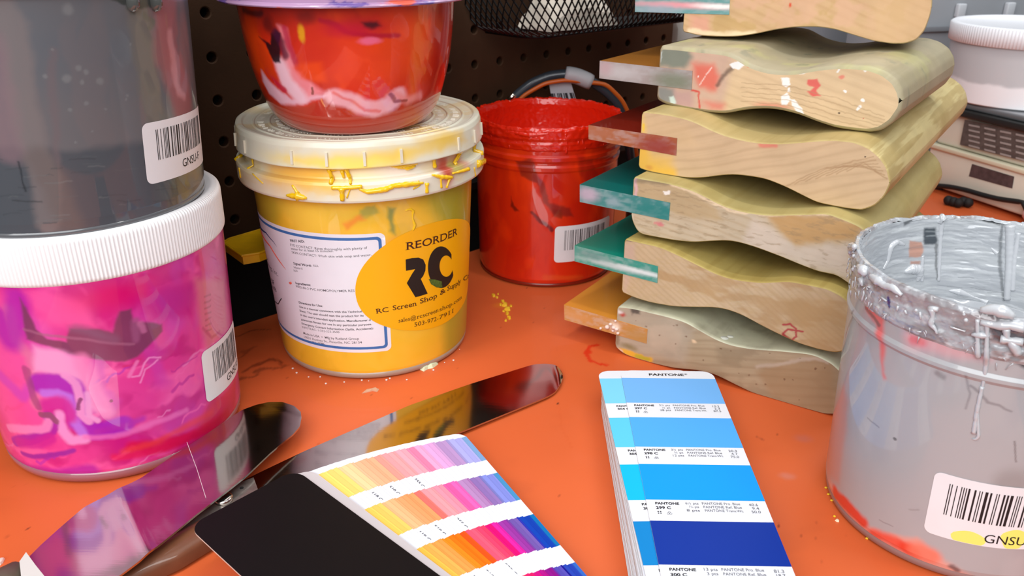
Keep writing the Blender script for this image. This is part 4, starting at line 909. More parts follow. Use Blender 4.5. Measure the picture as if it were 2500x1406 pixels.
    uv_ = np.array([[q[3], q[2]], [q[0], q[1]]]); bu = q[3][0]*(1-u_)*(1-v_)+q[2][0]*u_*(1-v_)+q[1][0]*u_*v_+q[0][0]*(1-u_)*v_; bv = q[3][1]*(1-u_)*(1-v_)+q[2][1]*u_*(1-v_)+q[1][1]*u_*v_+q[0][1]*(1-u_)*v_
    bp = Paint(bu, bv, fl, face_zoom); fc(bp)
    vv = np.r_[FV.reshape(-1, 3), [A_[0], A_[1], E_[1], E_[0], A_[3], A_[2], E_[2], E_[3], A_[0], A_[3], E_[3], E_[0], A_[1], A_[2], E_[2], E_[1], E_[0], E_[1], E_[2], E_[3]]]
    k0 = m2*m3; faces = [tuple(x) for x in gridf(m3, m2)]+[(k0, k0+1, k0+2, k0+3), (k0+7, k0+6, k0+5, k0+4), (k0+11, k0+10, k0+9, k0+8), (k0+12, k0+13, k0+14, k0+15), (k0+19, k0+18, k0+17, k0+16)]
    cc = np.r_[bp.c, np.tile(lin(tc_), (20, 1))]
    put('rubber_blade', vv, faces, mat('urethane', attr=True, rough=.3, coat=.25, sss=.0, bump=(700, .02)), sq, False, col=cc)
    return sq
def grain(p, c1, c2, rot=.12, s=0, per=5):
    a = p.U*math.cos(rot)+p.V*math.sin(rot); b_ = -p.U*math.sin(rot)+p.V*math.cos(rot)
    w = b_+3*(fbm(a/45, b_/20, s)-.5)*2
    p.base(c1); g_ = .5+.5*np.sin(w*2*math.pi/per+2*fbm(a/30, b_/8, s+2))
    p.mix(.35*g_**3, c2); p.mix(.14*sstep(.5, .8, fbm(a/26, b_/.8, s+4)), c2)
    return p
def side(c1, c2, extra=None, s=0):
    def f(p):
        p.base(c1); p.mix(.35*sstep(.45, .7, fbm(p.U/3, p.V/60, s)), c2); p.mix(.4*sstep(.5, .7, fbm(p.U/25, p.V/25, s+3)), c2)
        if extra: extra(p)
    return f
def blade_face(base, sm=()):
    def f(p):
        p.base(base); p.mix(.25*sstep(.4, .7, fbm(p.U/4, p.V/1.5, 3)), (200, 205, 210))
        for q in sm: p.warp(.5, 3, 2); p.blob(q[0], q[1], q[2], q[3], .7, q[4] if len(q) > 4 else .8)
    return f
# faces ------------------------------------------------------
def f1(p):
    grain(p, (172, 156, 128), (140, 120, 92), .25, 1); p.warp(2, 9, 2)
    p.noise((150, 134, 108), 18, 10, .5, .68, 3, .8)
    p.poly([(330, 740), (640, 800), (740, 880), (700, 1050), (500, 1010), (330, 980)], (178, 168, 150), 4, .7)
    p.poly([(1080, 1100), (1160, 1060), (1330, 1020), (1460, 1050), (1500, 1200), (1480, 1330), (1300, 1310), (1150, 1220)], (158, 128, 92), 3, .6); p.stroke([(1080, 1075), (1180, 1060), (1320, 1022), (1440, 1050)], 1, (190, 176, 160), 1, .7)
    p.warp(1.2, 4, 3)
    p.poly([(340, 745), (370, 700), (520, 760), (570, 770), (565, 800), (520, 790), (430, 750), (380, 760)], (205, 78, 60), .9, .85); p.stroke([(345, 715), (420, 720), (500, 760)], 1.4, (225, 200, 196), .8, .8)
    p.poly([(410, 760), (460, 755), (455, 790), (415, 790)], (70, 66, 62), 1, .85); p.blob((370, 795), 2, 1.5, (180, 70, 60), .8); p.blob((350, 780), 2.4, 1, (220, 214, 210), .8)
    p.stroke([(335, 830), (345, 880), (335, 940)], 1.5, (120, 96, 70), 1, .6); p.blob((400, 965), 5, 2, (120, 110, 60), .8, .7)
    p.stroke([(350, 985), (430, 1010), (510, 1035)], 1.8, (226, 172, 40), .9, .9); p.stroke([(440, 1015), (500, 1030)], 1.4, (170, 170, 50), .8, .8); p.stroke([(335, 975), (360, 990)], 1.1, (226, 190, 170), .6)
    p.poly([(500, 860), (640, 840), (680, 900), (650, 1000), (520, 960)], (196, 180, 158), 2.5, .6); p.blob((745, 935), 1.4, 1, (222, 196, 160), .5)
    p.dots(26, (10, 125, 2, 30), (.3, .7), (110, 80, 58), 3, .8)
def f2(p):
    grain(p, (200, 176, 140), (174, 146, 110), -.55, 2, 3); p.warp(2, 8, 2).noise((194, 168, 126), 3, 1.2, .5, .7, 2, .6)
    p.noise((176, 140, 92), 30, 9, .58, .7, 5, .6); p.poly([(1200, 700), (1560, 720), (1560, 1000), (1350, 960)], (180, 146, 98), 5, .6)
    p.poly([(375, 420), (430, 430), (420, 560), (375, 700)], (200, 170, 158), 2, .6); p.warp(.6, 3, 2); p.stroke([(385, 400), (440, 408), (500, 418)], .8, (80, 72, 78), .5, .8)
    p.stroke([(1215, 850), (1250, 845), (1280, 870), (1285, 910), (1255, 935), (1215, 900), (1240, 875), (1320, 885)], .55, (170, 50, 60), .3, .9); p.stroke([(1215, 900), (1260, 935)], .9, (150, 50, 50), .4, .7)
def f3(p):
    grain(p, (198, 182, 154), (172, 146, 108), -.12, 3, 4); p.warp(2.5, 10, 2)
    p.poly([(430, 80), (620, 100), (760, 160), (860, 230), (900, 300), (640, 260), (430, 250)], (186, 160, 118), 2, .75)
    p.poly([(1120, 270), (1400, 265), (1640, 300), (1600, 400), (1400, 420), (1280, 430), (1180, 340)], (192, 150, 92), 2.5, .85)
    p.poly([(1060, 290), (1160, 340), (1280, 440), (1560, 430), (1560, 590), (1350, 540), (1150, 470), (1000, 400)], (212, 198, 182), 2.5, .7)
    p.warp(.8, 3, 3); p.stroke([(620, 105), (760, 160), (880, 225), (960, 250), (1150, 270), (1350, 260), (1560, 262)], .8, (236, 212, 176), .6, .8)
    p.noise((150, 128, 96), 5, 1.2, .55, .8, 5, .5)
    p.stroke([(435, 80), (440, 140), (432, 180)], .9, (226, 180, 190), .7, .8); p.stroke([(440, 90), (540, 92), (610, 100)], 1.5, (90, 84, 66), 1.2, .5)
    p.poly([(580, 142), (600, 145), (622, 140), (615, 160), (590, 165)], (244, 240, 232), .3, .95); p.blob((565, 315), 1.6, 1.3, (205, 110, 120), .6, .8); p.stroke([(540, 315), (580, 322)], .7, (214, 130, 130), .5, .7)
    p.stroke([(415, 270), (418, 330), (430, 360)], .9, (240, 234, 224), .6, .8)
def f4(p):
    grain(p, (212, 182, 144), (182, 150, 114), .32, 4, 5.5); p.warp(2, 10, 2)
    p.poly([(470, 600), (560, 610), (700, 660), (760, 760), (660, 780), (470, 680)], (214, 182, 138), 3, .5)
    p.stroke([(460, 800), (470, 900), (560, 930), (620, 940)], 5.5, (240, 188, 62), 3, .9); p.poly([(455, 800), (640, 830), (640, 930), (455, 900)], (232, 186, 84), 5, .75); p.stroke([(470, 620), (475, 700)], 2.2, (236, 196, 100), 2, .7)
    p.warp(.6, 3, 3); p.stroke([(480, 660), (480, 690)], .5, (240, 200, 40), .3, .9); p.stroke([(1100, 770), (1180, 772)], 1.2, (226, 120, 104), 1, .75); p.blob((510, 890), 2, 1.2, (210, 140, 70), .8, .6)
    p.blob((1655, 828), .35, .35, (60, 40, 30), .3); p.blob((828, 938), .5, .35, (240, 240, 236), .3)
    for k in range(7):       # growth rings on the bulb
        p.stroke([(1230+55*k, 990-14*k), (1420+38*k, 900-6*k), (1700+12*k, 830+20*k)], .28, (170, 134, 96), .35, .6)
def f5(p):
    grain(p, (224, 196, 156), (198, 168, 130), -.25, 5, 6); p.warp(2, 9, 2)
    p.poly([(560, 240), (700, 250), (880, 262), (960, 290), (930, 420), (900, 600), (700, 590), (550, 540)], (206, 172, 156), 4, .75)
    p.poly([(560, 245), (720, 250), (740, 300), (700, 370), (560, 350)], (110, 128, 116), 2.5, .85); p.poly([(548, 455), (640, 470), (650, 560), (560, 550)], (128, 136, 134), 2.5, .85); pass
    p.poly([(740, 335), (860, 340), (880, 400), (860, 480), (780, 470), (745, 400)], (228, 96, 78), 3, .8); p.poly([(800, 540), (920, 545), (900, 590), (830, 590)], (222, 110, 96), 3, .7); p.stroke([(870, 440), (900, 400), (950, 360)], 1.2, (90, 70, 60), 1, .7)
    p.poly([(640, 480), (740, 480), (760, 590), (640, 580)], (190, 150, 150), 3, .7); p.blob((1160, 560), 8, 2.2, (226, 130, 110), .8, .7)
    p.warp(.7, 3, 3)
    p.poly([(935, 345), (960, 330), (1020, 318), (1015, 345), (985, 370), (955, 365)], (252, 250, 248), .3, .97); p.poly([(1030, 340), (1050, 345), (1045, 358), (1030, 355)], (230, 70, 60), .3, .9)
    p.poly([(1215, 415), (1255, 412), (1260, 450), (1235, 462), (1215, 450)], (252, 250, 246), .3, .97); p.poly([(1245, 465), (1262, 462), (1262, 490), (1245, 488)], (252, 250, 246), .3, .95); p.poly([(1212, 510), (1245, 490), (1260, 530), (1240, 560), (1210, 555)], (252, 250, 246), .3, .97)
    p.poly([(1258, 530), (1280, 525), (1325, 580), (1330, 610), (1300, 600), (1270, 560)], (252, 250, 246), .3, .97)
    p.stroke([(1310, 385), (1370, 372), (1410, 350)], .7, (250, 250, 246), .4, .95); p.stroke([(1510, 380), (1525, 350)], .4, (245, 245, 240), .3, .9); p.stroke([(1655, 370), (1675, 350)], .8, (250, 248, 244), .4, .9)
    p.poly([(1350, 425), (1400, 418), (1425, 450), (1400, 480), (1425, 510), (1380, 512), (1350, 490), (1385, 465), (1350, 445)], (226, 84, 84), .5, .85); p.blob((1532, 408), 1.5, 1, (230, 110, 100), .5, .7)
    p.blob((1645, 532), 1.0, .9, (250, 248, 244), .3); p.blob((1553, 484), .8, .6, (250, 248, 244), .3); p.stroke([(1615, 580), (1635, 565)], .5, (250, 248, 244), .3); p.blob((1522, 598), .5, .4, (60, 44, 36), .3); p.blob((1648, 628), .4, .3, (200, 50, 50), .3); p.blob((770, 405), .5, .5, (245, 230, 225), .3)
    p.stroke([(740, 480), (775, 490), (778, 580)], .5, (214, 60, 50), .4, .9); p.stroke([(780, 450), (830, 370), (840, 360)], .32, (250, 220, 210), .25, .8)
    p.poly([(565, 250), (578, 280), (570, 330), (560, 310)], (226, 238, 236), .6, .9); p.poly([(615, 515), (640, 510), (655, 545), (640, 560), (622, 545)], (214, 232, 222), .6, .9)
    p.stroke([(1380, 365), (1560, 350), (1700, 365), (1800, 430)], .5, (232, 206, 140), .5, .6)
    for k in range(5): p.stroke([(1000, 440+24*k), (1250, 455+26*k), (1500, 520+30*k), (1760, 620+18*k)], .22, (176, 146, 110), .3, .6)
def f6(p):
    grain(p, (214, 176, 132), (188, 144, 98), -.35, 6, 5); p.warp(3, 9, 2).noise((196, 160, 100), 12, 9, .5, .65, 2, .6); p.noise((222, 176, 144), 20, 14, .55, .7, 5, .7)
    p.poly([(728, 85), (830, 85), (840, 160), (800, 190), (728, 180)], (226, 160, 140), 3, .75); p.stroke([(728, 168), (800, 180), (900, 188), (1000, 182), (1080, 165)], 1.6, (246, 226, 186), 1.2, .8)
    p.blob((1260, 32), .9, .9, (220, 70, 30), .5, .9); p.poly([(1700, -50), (2000, -50), (1990, 150), (1850, 220), (1700, 190)], (222, 182, 138), 5, .6)
OL = (184, 168, 112); OD = (160, 138, 84)
def ex5(p):
    p.warp(3, 12, 4); p.noise((172, 162, 134), 30, 40, .4, .7, 2, .8).noise((190, 186, 130), 20, 26, .55, .75, 6, .6).noise((130, 132, 112), 9, 14, .66, .8, 8, .6)
def ex4(p): p.warp(2, 8, 4); p.mix(.6*sstep(118, 130, p.U)*sstep(.45, .6, fbm(p.U/2, p.V/50, 3)), (222, 206, 150))
def ex1(p):
    p.warp(2, 8, 4); p.noise((196, 196, 170), 14, 10, .4, .6, 2, .9)
SQ = []
Zf5 = (1350, 0, 2.174); Zf6 = (1350, 400, 2.1625)
H1 = [(330, 965), (345, 990), (400, 1020), (520, 1055), (640, 1080), (760, 1090), (850, 1110), (950, 1160), (1050, 1210), (1150, 1250), (1250, 1290), (1350, 1315), (1440, 1322)]
T1 = [(340, 752), (420, 760), (520, 785), (600, 803), (700, 832), (780, 880), (860, 925), (940, 955), (1050, 975), (1200, 985), (1350, 1000)]
def tail(P, azd, z0, top, bot, full=None):
    """finish a profile whose bulb is hidden, with the bulb of the fully visible squeegee"""
    a = math.radians(azd); fl = Flat((P[0], P[1], z0), (math.cos(a), math.sin(a), 0), (0, 0, 1)); T = [fl.hit(*q) for q in top]; B = [fl.hit(*q) for q in bot]
    T = T+[q for q in S4T if q[0] > T[-1][0]+3]; B = B+[q for q in S4B if q[0] > B[-1][0]+3]; return T, B
def S(*a): SQ.append(squeegee(*a))
P1_ = (65.0, 451.5); T_, B_ = tail(P1_, -33.7, 0, z6(T1), z6(H1)); B_ = [(q[0], max(q[1], 0.05)) for q in B_]
S(1, P1_, -33.7, 0, T_, B_, z6([(60, 742), (500, 872), (495, 948), (62, 822)]), 175, 'weathered greyish wooden squeegee with an amber blade, bottom of the stack', 'weathered', f1, side((186, 184, 160), (150, 146, 122), ex1, 1),
  (blade_face((196, 140, 76), (((120, 800), 9, 3, (206, 150, 96)), ((330, 860), 3, 3, (236, 214, 196), .9), ((450, 910), 10, 5, (180, 140, 80)))), (214, 140, 50)), 175, Zf6)
P2_ = (66.8, 455.8); T_, B_ = tail(P2_, -36, 38.9, z6([(378, 395), (480, 418), (560, 435), (640, 470), (740, 520), (840, 570), (920, 600), (1000, 615), (1100, 625), (1250, 618)]), z6([(370, 680), (420, 705), (520, 735), (640, 755), (760, 758), (850, 758), (920, 770), (1000, 800), (1100, 855), (1200, 905), (1300, 950), (1400, 980)]))
S(2, P2_, -36, 38.9, T_, B_, z6([(115, 430), (555, 540), (552, 628), (115, 513)]), 170, 'tan wooden squeegee with a teal blade and a small red scribble, second from the bottom', 'tan', f2, side((180, 160, 92), (156, 132, 66), None, 2),
  (blade_face((60, 150, 134), (((330, 540), 22, 1.6, (190, 205, 205), .9), ((480, 570), 16, 1.2, (226, 234, 232), .9), ((200, 480), 10, 2.5, (120, 150, 150), .7))), (0, 132, 112)), 170, Zf6)
P3_ = (70.4, 459.2); T_, B_ = tail(P3_, -34, 73.7, z6([(430, 68), (480, 80), (560, 92), (620, 103), (720, 132), (800, 168), (870, 208), (950, 238), (1050, 260), (1150, 270), (1250, 267), (1350, 264), (1450, 260)]), z6([(412, 285), (420, 350), (440, 368), (530, 385), (640, 405), (740, 415), (840, 408), (930, 405), (1000, 420), (1080, 445), (1200, 490), (1320, 540), (1400, 570), (1500, 590)]))
S(3, P3_, -34, 73.7, T_, B_, z6([(143, 108), (620, 205), (612, 298), (143, 200)]), 185, 'stained wooden squeegee with a dark teal blade, third from the bottom', 'stained', f3, side((184, 168, 110), (166, 146, 86), None, 3),
  (blade_face((62, 134, 132), (((185, 160), 7, 4, (196, 170, 190), .8), ((320, 200), 4, 3, (150, 170, 180), .6), ((540, 250), 14, 4, (40, 128, 124), .8))), (6, 104, 98)), 178, Zf6)
P4_ = (74.7, 473.7)
S(4, P4_, -34.9, 110.9, [(a_, b_-.8) for a_, b_ in S4T], [(a_, max(b_-.4, -1.9)) for a_, b_ in S4B], z5([(190, 663), (660, 733), (655, 825), (190, 738)]), 240, 'long clean wooden squeegee with a dark red blade and yellow stained corner', 'clean', f4, side((194, 172, 116), (172, 148, 90), ex4, 4),
  (blade_face((170, 100, 66), (((560, 780), 12, 6, (150, 62, 56), .9), ((240, 700), 10, 3, (176, 110, 84), .8))), (120, 26, 12)), 210, Zf5)
P5_ = (85.9, 494.8)
S(5, P5_, -35.8, 146.2, z5([(572, 243), (640, 247), (740, 258), (850, 268), (945, 282), (1010, 325), (1060, 350), (1130, 370), (1200, 380), (1300, 378), (1360, 366), (1450, 352), (1560, 346), (1680, 354), (1760, 380), (1820, 425), (1850, 480)]),
  z5([(545, 530), (560, 545), (620, 565), (720, 585), (820, 600), (915, 606), (960, 595), (1030, 582), (1130, 578), (1200, 585), (1300, 610), (1400, 650), (1500, 682), (1600, 697), (1680, 705), (1740, 695), (1800, 655), (1845, 590)]),
  z5([(250, 322), (742, 376), (738, 476), (247, 415)]), 138, 'paint-spattered squeegee with rounded edges and a clear amber blade, second from the top', 'spattered', f5, side((180, 168, 138), (158, 146, 112), ex5, 5),
  (blade_face((166, 152, 150), (((350, 380), 14, 4, (196, 190, 190), .8), ((640, 430), 12, 5, (120, 130, 108), .8), ((280, 360), 5, 4, (190, 160, 164), .8))), (160, 102, 38)), 138, Zf5, 2.4)
P6_ = (105, 528); AZ6 = -24
a6 = math.radians(AZ6); fl6 = Flat((P6_[0], P6_[1], 178.9), (math.cos(a6), math.sin(a6), 0), (0, 0, 1))
B6 = [fl6.hit(*q) for q in z5([(728, 172), (740, 187), (860, 195), (980, 195), (1080, 180), (1180, 157), (1280, 144), (1400, 142), (1500, 156), (1600, 188), (1700, 218), (1800, 233), (1870, 232), (1930, 212), (1975, 160), (2003, 80)])]
k6 = B6[-1][0]/136.4; z6m = min(q[1] for q in B6)
T6 = [(q[0]*k6, q[1]*1.25+z6m+2) for q in S4T[:-3]]+[(133*k6, 36), (136*k6, 26)]
S(6, P6_, AZ6, 178.9, T6, B6, z5([(438, -32), (940, -10), (936, 78), (436, 63)]), 110, 'topmost wooden squeegee of the stack, with a teal blade, cut off by the top edge', 'top', f6, side((198, 176, 134), (176, 148, 104), None, 6),
  (blade_face((110, 160, 160), (((700, 28), 34, 1.6, (240, 160, 168), .95), ((880, 34), 14, 1.3, (250, 250, 248), .95), ((560, 50), 12, 3, (170, 176, 190), .7))), (60, 130, 130)), 110, Zf5)
# wet blobs on the lowest squeegee's top
m = MB(); fl1 = Flat((P1_[0], P1_[1], 0), (math.cos(math.radians(-33.7)), math.sin(math.radians(-33.7)), 0), (0, 0, 1))
for px, py, q in ((1678, 785, 2.2), (1690, 793, 2.4), (1738, 800, 3.2), (1750, 812, 3.6), (1766, 826, 2.6), (1782, 822, 1.8)):
    w = at(px, py, 30 if px < 1700 else 26.5); m.ball(w, q, squash=(1.3, 1, .35), n=10)
m.build('dried_ink', mat('ink_white_wet', (222, 224, 214), .12, coat=1), SQ[0], True)
m = MB()
for px, py, q in ((1484, 797, 1.6), (1492, 790, 1.2), (1500, 798, 1.5), (1498, 806, 1.0), (1507, 802, 1.3), (1468, 800, .9), (1510, 812, 1.1), (1504, 782, .9)):
    w = atv(px, py, P1_, math.radians(-33.7)); m.ball(w-np.array([.5, .8, 0]), q, squash=(1, 1, .8), n=8)
m.build('dried_crumb', mat('crumb_pink', (228, 206, 196), .6), SQ[0], True)
# ================================================================ SPATULAS
STEEL = mat('mirror_steel', (190, 186, 182), .1, metal=1, bump=(60, .012, (1, 14, 1), .55))
def blade_mesh(name, up, lo, zf, th, m_, parent, n=120, w=24, relief=None):
    """blade between an upper and a lower edge (world xy lists), height zf(x, y), slight crown"""
    def res(Q, n):
        Q = np.array(Q, float); L = np.r_[0, np.cumsum(np.hypot(*np.diff(Q, axis=0).T))]; t = np.linspace(0, L[-1], n)
        Q = np.c_[np.interp(t, L, Q[:, 0]), np.interp(t, L, Q[:, 1])]
        for _ in range(3): Q[1:-1] = (Q[:-2]+2*Q[1:-1]+Q[2:])/4
        return Q
    A = res(up, n); B = res(lo, n); t = np.linspace(0, 1, w)[:, None, None]
    G = A[None]*(1-t)+B[None]*t; X, Y = G[..., 0], G[..., 1]; Z = zf(X, Y)
    if relief is not None: Z = Z+relief(np.linspace(0, 1, n)[None, :].repeat(w, 0), t[..., 0].repeat(n, 1))
    top = np.stack([X, Y, Z], -1).reshape(-1, 3); bot = top-[0, 0, th]; N_ = len(top)
    f = [tuple(q) for q in gridf(w, n)]; 
    # orientation: make the top face up
    a, b_, c = top[f[0][0]], top[f[0][1]], top[f[0][2]]
    if np.cross(b_-a, c-a)[2] < 0: f = [q[::-1] for q in f]
    fb = [tuple(N_+i for i in q[::-1]) for q in f]
    ring = [i for i in range(n)]+[r_*n+n-1 for r_ in range(1, w)]+[(w-1)*n+i for i in range(n-2, -1, -1)]+[r_*n for r_ in range(w-2, 0, -1)]
    e = [(ring[i], ring[(i+1) % len(ring)], N_+ring[(i+1) % len(ring)], N_+ring[i]) for i in range(len(ring))]
    o = put(name, np.r_[top, bot], f+fb+e, m_, parent, True, autosharp=35); return o
# long narrow spatula, pointing right
z2f = lambda X, Y: 2.2+np.clip((30-X)*.012, 0, 3)
A2 = lambda l, z: [tuple(at(a, b_, z)[:2]) for a, b_ in l]
s2 = thing('palette_knife', 'narrow mirror-bright palette knife lying behind the fanned colour guide, its tip to the right', 'spatula', (-60, 360, 0))
up = A2([(1374, 912), (1366, 898), (1350, 889), (1328, 887), (1300, 890)], 2.4)+A2([(1150, 936), (1000, 990), (850, 1057), (740, 1106)], 3)+A2([(640, 1150), (560, 1190)], 4)
lo = A2([(1374, 922), (1368, 940), (1356, 956), (1340, 966), (1310, 979)], 2.4)+A2([(1150, 1043), (1040, 1088), (900, 1150), (800, 1195)], 3)+A2([(690, 1232), (600, 1262)], 4)
blade_mesh('blade', up, lo, z2f, .9, STEEL, s2, relief=lambda s, t: .25*np.sin(t*math.pi)+.5*np.exp(-((s-.045)/.02)**2))
m = MB(); q = A2([(620, 1172), (604, 1178), (560, 1196), (430, 1290), (470, 1330), (640, 1240), (632, 1205)], 6)
m.prism(q, 4.2, 7.6); m.build('bolster', mat('worn_steel', (168, 160, 154), .32, metal=.85, var=(300, .25), bump=(500, .06)), s2)
hp = A2([(520, 1228), (500, 1300), (300, 1400), (120, 1500)], 8); 
m = MB(); up_ = [at(*q, 12) for q in ((545, 1222), (480, 1245), (400, 1290), (300, 1345), (200, 1400), (80, 1470))]; lo_ = [at(*q, 5) for q in ((575, 1290), (500, 1335), (440, 1372), (370, 1405), (300, 1440), (160, 1510))]
rows_ = []
for a, b_ in zip(up_, lo_):
    rows_.append([(*(a[:2]), 3.0), (*(a[:2]), 6.5), tuple([*(a*.85+b_*.15)[:2], 8.2]), tuple([*(a*.5+b_*.5)[:2], 9.2]), tuple([*(a*.22+b_*.78)[:2], 9.0]), tuple([*(a*.08+b_*.92)[:2], 8.2]), (*(b_[:2]), 6.6), (*(b_[:2]), 1.5)])
k_ = len(rows_[0]); m.add([p_ for r_ in rows_ for p_ in r_], [(i*k_+j, i*k_+j+1, (i+1)*k_+j+1, (i+1)*k_+j) for i in range(len(rows_)-1) for j in range(k_-1)]+[tuple(range(k_)), tuple((len(rows_)-1)*k_+j for j in range(k_))[::-1]]+[(i*k_, (i+1)*k_, (i+1)*k_+k_-1, i*k_+k_-1) for i in range(len(rows_)-1)])
o = m.build('handle', mat('old_wood_brown', (112, 68, 46), .45, coat=.3, var=(40, .3), bump=(200, .15)), s2, True, autosharp=40)
c_ = at(545, 1213, 9.4); m = MB(); m.tube([c_-[0, 0, 1.9], c_-[0, 0, .2], c_+[0, 0, .1]], [4.0, 4.0, 3.2], 28); m.build('rivet', mat('rivet_steel', (190, 184, 180), .2, metal=1), s2, True)
m = MB(); c_ = at(590, 1191, 7.7); m.tube([c_-[0, 0, .5], c_+[0, 0, .05]], [.9, .9], 12); m.build('pin_hole', mat('hole_dark', (20, 16, 16), .8), s2)
# broad spatula in front of the pink jar
s1 = thing('ink_spatula', 'broad mirror-bright ink spatula lying in front of the pink jar', 'spatula', (-150, 320, 0))
zt = lambda px: 7+ (736-px)/676*7
def e1(l): return [tuple(at(a, b_, 10+(736-a)/676*5)[:2]) for a, b_ in l]
up = e1([(734, 1005), (718, 990), (690, 980), (655, 979), (625, 985), (590, 998), (560, 1018), (500, 1060), (420, 1112), (345, 1165), (270, 1203), (205, 1236), (150, 1283), (100, 1328), (66, 1362)])
lo = e1([(736, 1020), (732, 1042), (715, 1062), (690, 1082), (660, 1108), (625, 1142), (600, 1166), (545, 1210), (480, 1260), (410, 1318), (340, 1375), (290, 1412), (240, 1450), (180, 1480), (120, 1500)])
Pa, Pb = at(736, 1020, 10), at(80, 1440, 15); dd = Pb[:2]-Pa[:2]; Ld = np.hypot(*dd); dd /= Ld
zf1 = lambda X, Y: 10+5*np.clip(((X-Pa[0])*dd[0]+(Y-Pa[1])*dd[1])/Ld, 0, 1.3)
def rel1(s, t): return .5*np.exp(-((s-.70-.03*t)/.022)**2)+.1*np.sin(t*math.pi)
blade_mesh('blade', up, lo, zf1, .9, STEEL, s1, n=240, relief=rel1)
m = MB(); q = [at(*c, 13) for c in ((68, 1362), (52, 1385), (58, 1440), (150, 1500), (128, 1440), (92, 1395))]
m.prism([(p_[0], p_[1]) for p_ in q], 12.5, 16); m.build('ferrule', mat('ferrule_pale', (206, 200, 196), .5), s1)
m = MB(); m.tube([at(50, 1395, 11), at(0, 1440, 11), at(-120, 1530, 10), at(-300, 1640, 9)], [5, 8, 9, 8], 18); m.build('handle', mat('handle_grey_brown', (96, 84, 70), .5, var=(60, .3)), s1, True)
m = MB()
for a, b_ in (((458, 1088), (505, 1228)),):
    A_, B_ = at(*a, 9.9), at(*b_, 9.9)
    A_[2] = zf1(A_[0], A_[1])+.35; B_[2] = zf1(B_[0], B_[1])+.35; m.tube([A_, (A_+B_)/2+[.4, 0, 0], B_], .12, 5)
m.build('scratch', mat('scratch_pale', (220, 190, 200), .4), s1)

# ================================================================ COLOUR GUIDES
WHITE = mat('card_white', (224, 226, 234), .5, spec=.3)
def colmat(c): return mat('chip_%02x%02x%02x' % tuple(c), c, .45, spec=.25)
EDGE = mat('card_edge', (196, 176, 168), .8)
# ---- blue guide: stack of long cards
g3 = thing('colour_guide', 'closed stack of colour cards showing blue swatches, right of the fanned one', 'colour guide', (85, 330, 0), 'printed colour guides')
def card(name, parent, o, az, w, L, ztop, th, bands, prints=None, r=6.5, dz=0., edge=EDGE, face=None):
    """o = far left corner; the card runs towards the viewer; bands = [(from, to, rgb)]"""
    ex = np.array([math.cos(az), math.sin(az), 0]); el = np.array([math.sin(az), -math.cos(az), 0])
    if dz: el = el*math.cos(dz)+np.array([0, 0, -math.sin(dz)])
    o = np.array([o[0], o[1], ztop], float)
    out = []
    for k in range(9):
        t = math.pi/2*k/8; out.append((r-r*math.cos(t), r-r*math.sin(t)))
    poly = [(x, y_) for x, y_ in out]+[(w-x, y_) for x, y_ in reversed(out)]+[(w, L), (0, L)]
    m = MB(); P_ = lambda x, y_, d=0: tuple(o+ex*x+el*y_-np.array([0, 0, d]))
    m.add([P_(*q) for q in poly]+[P_(*q, th) for q in poly], [tuple(range(len(poly)))[::-1], tuple(range(len(poly), 2*len(poly)))], 0)
    n = len(poly); m.f += [(i, (i+1) % n, n+(i+1) % n, n+i) for i in range(n)]; m.m += [1]*n
    ob = m.build(name, [face or WHITE, edge], parent)
    fl = Flat(o, ex, -el)
    fl.n = np.array([0, 0, 1.])
    if bands:
        m = MB(); ms = []
        for a, b_, c in bands:
            if a >= L-1: continue
            b_ = min(b_, L)
            m.add([P_(0, a, -.05), P_(w, a, -.05), P_(w, b_, -.05), P_(0, b_, -.05)], [(0, 3, 2, 1)], len(ms)); ms.append(colmat(c))
        m.build('swatch', ms, ob)
    fl.L = L
    if prints: prints(fl, ob)
    return ob
R3 = random.Random(12)
oC = at(1506, 893, 16.3)
zs = 16.2
az0 = -.0235
PER = 39.8; HB = 25.9; HD = 8.6
top_c = np.array([59.8, 393.1]); elv = np.array([math.sin(az0), -math.cos(az0)]); exv = np.array([math.cos(az0), math.sin(az0)])
o1 = top_c-elv*HD
blues = [(112, 176, 238), (76, 166, 244), (0, 150, 232), (0, 48, 150), (0, 62, 130), (0, 48, 96)]
bands1 = [(HD+PER*i, HD+PER*i+HB, c) for i, c in enumerate(blues)]
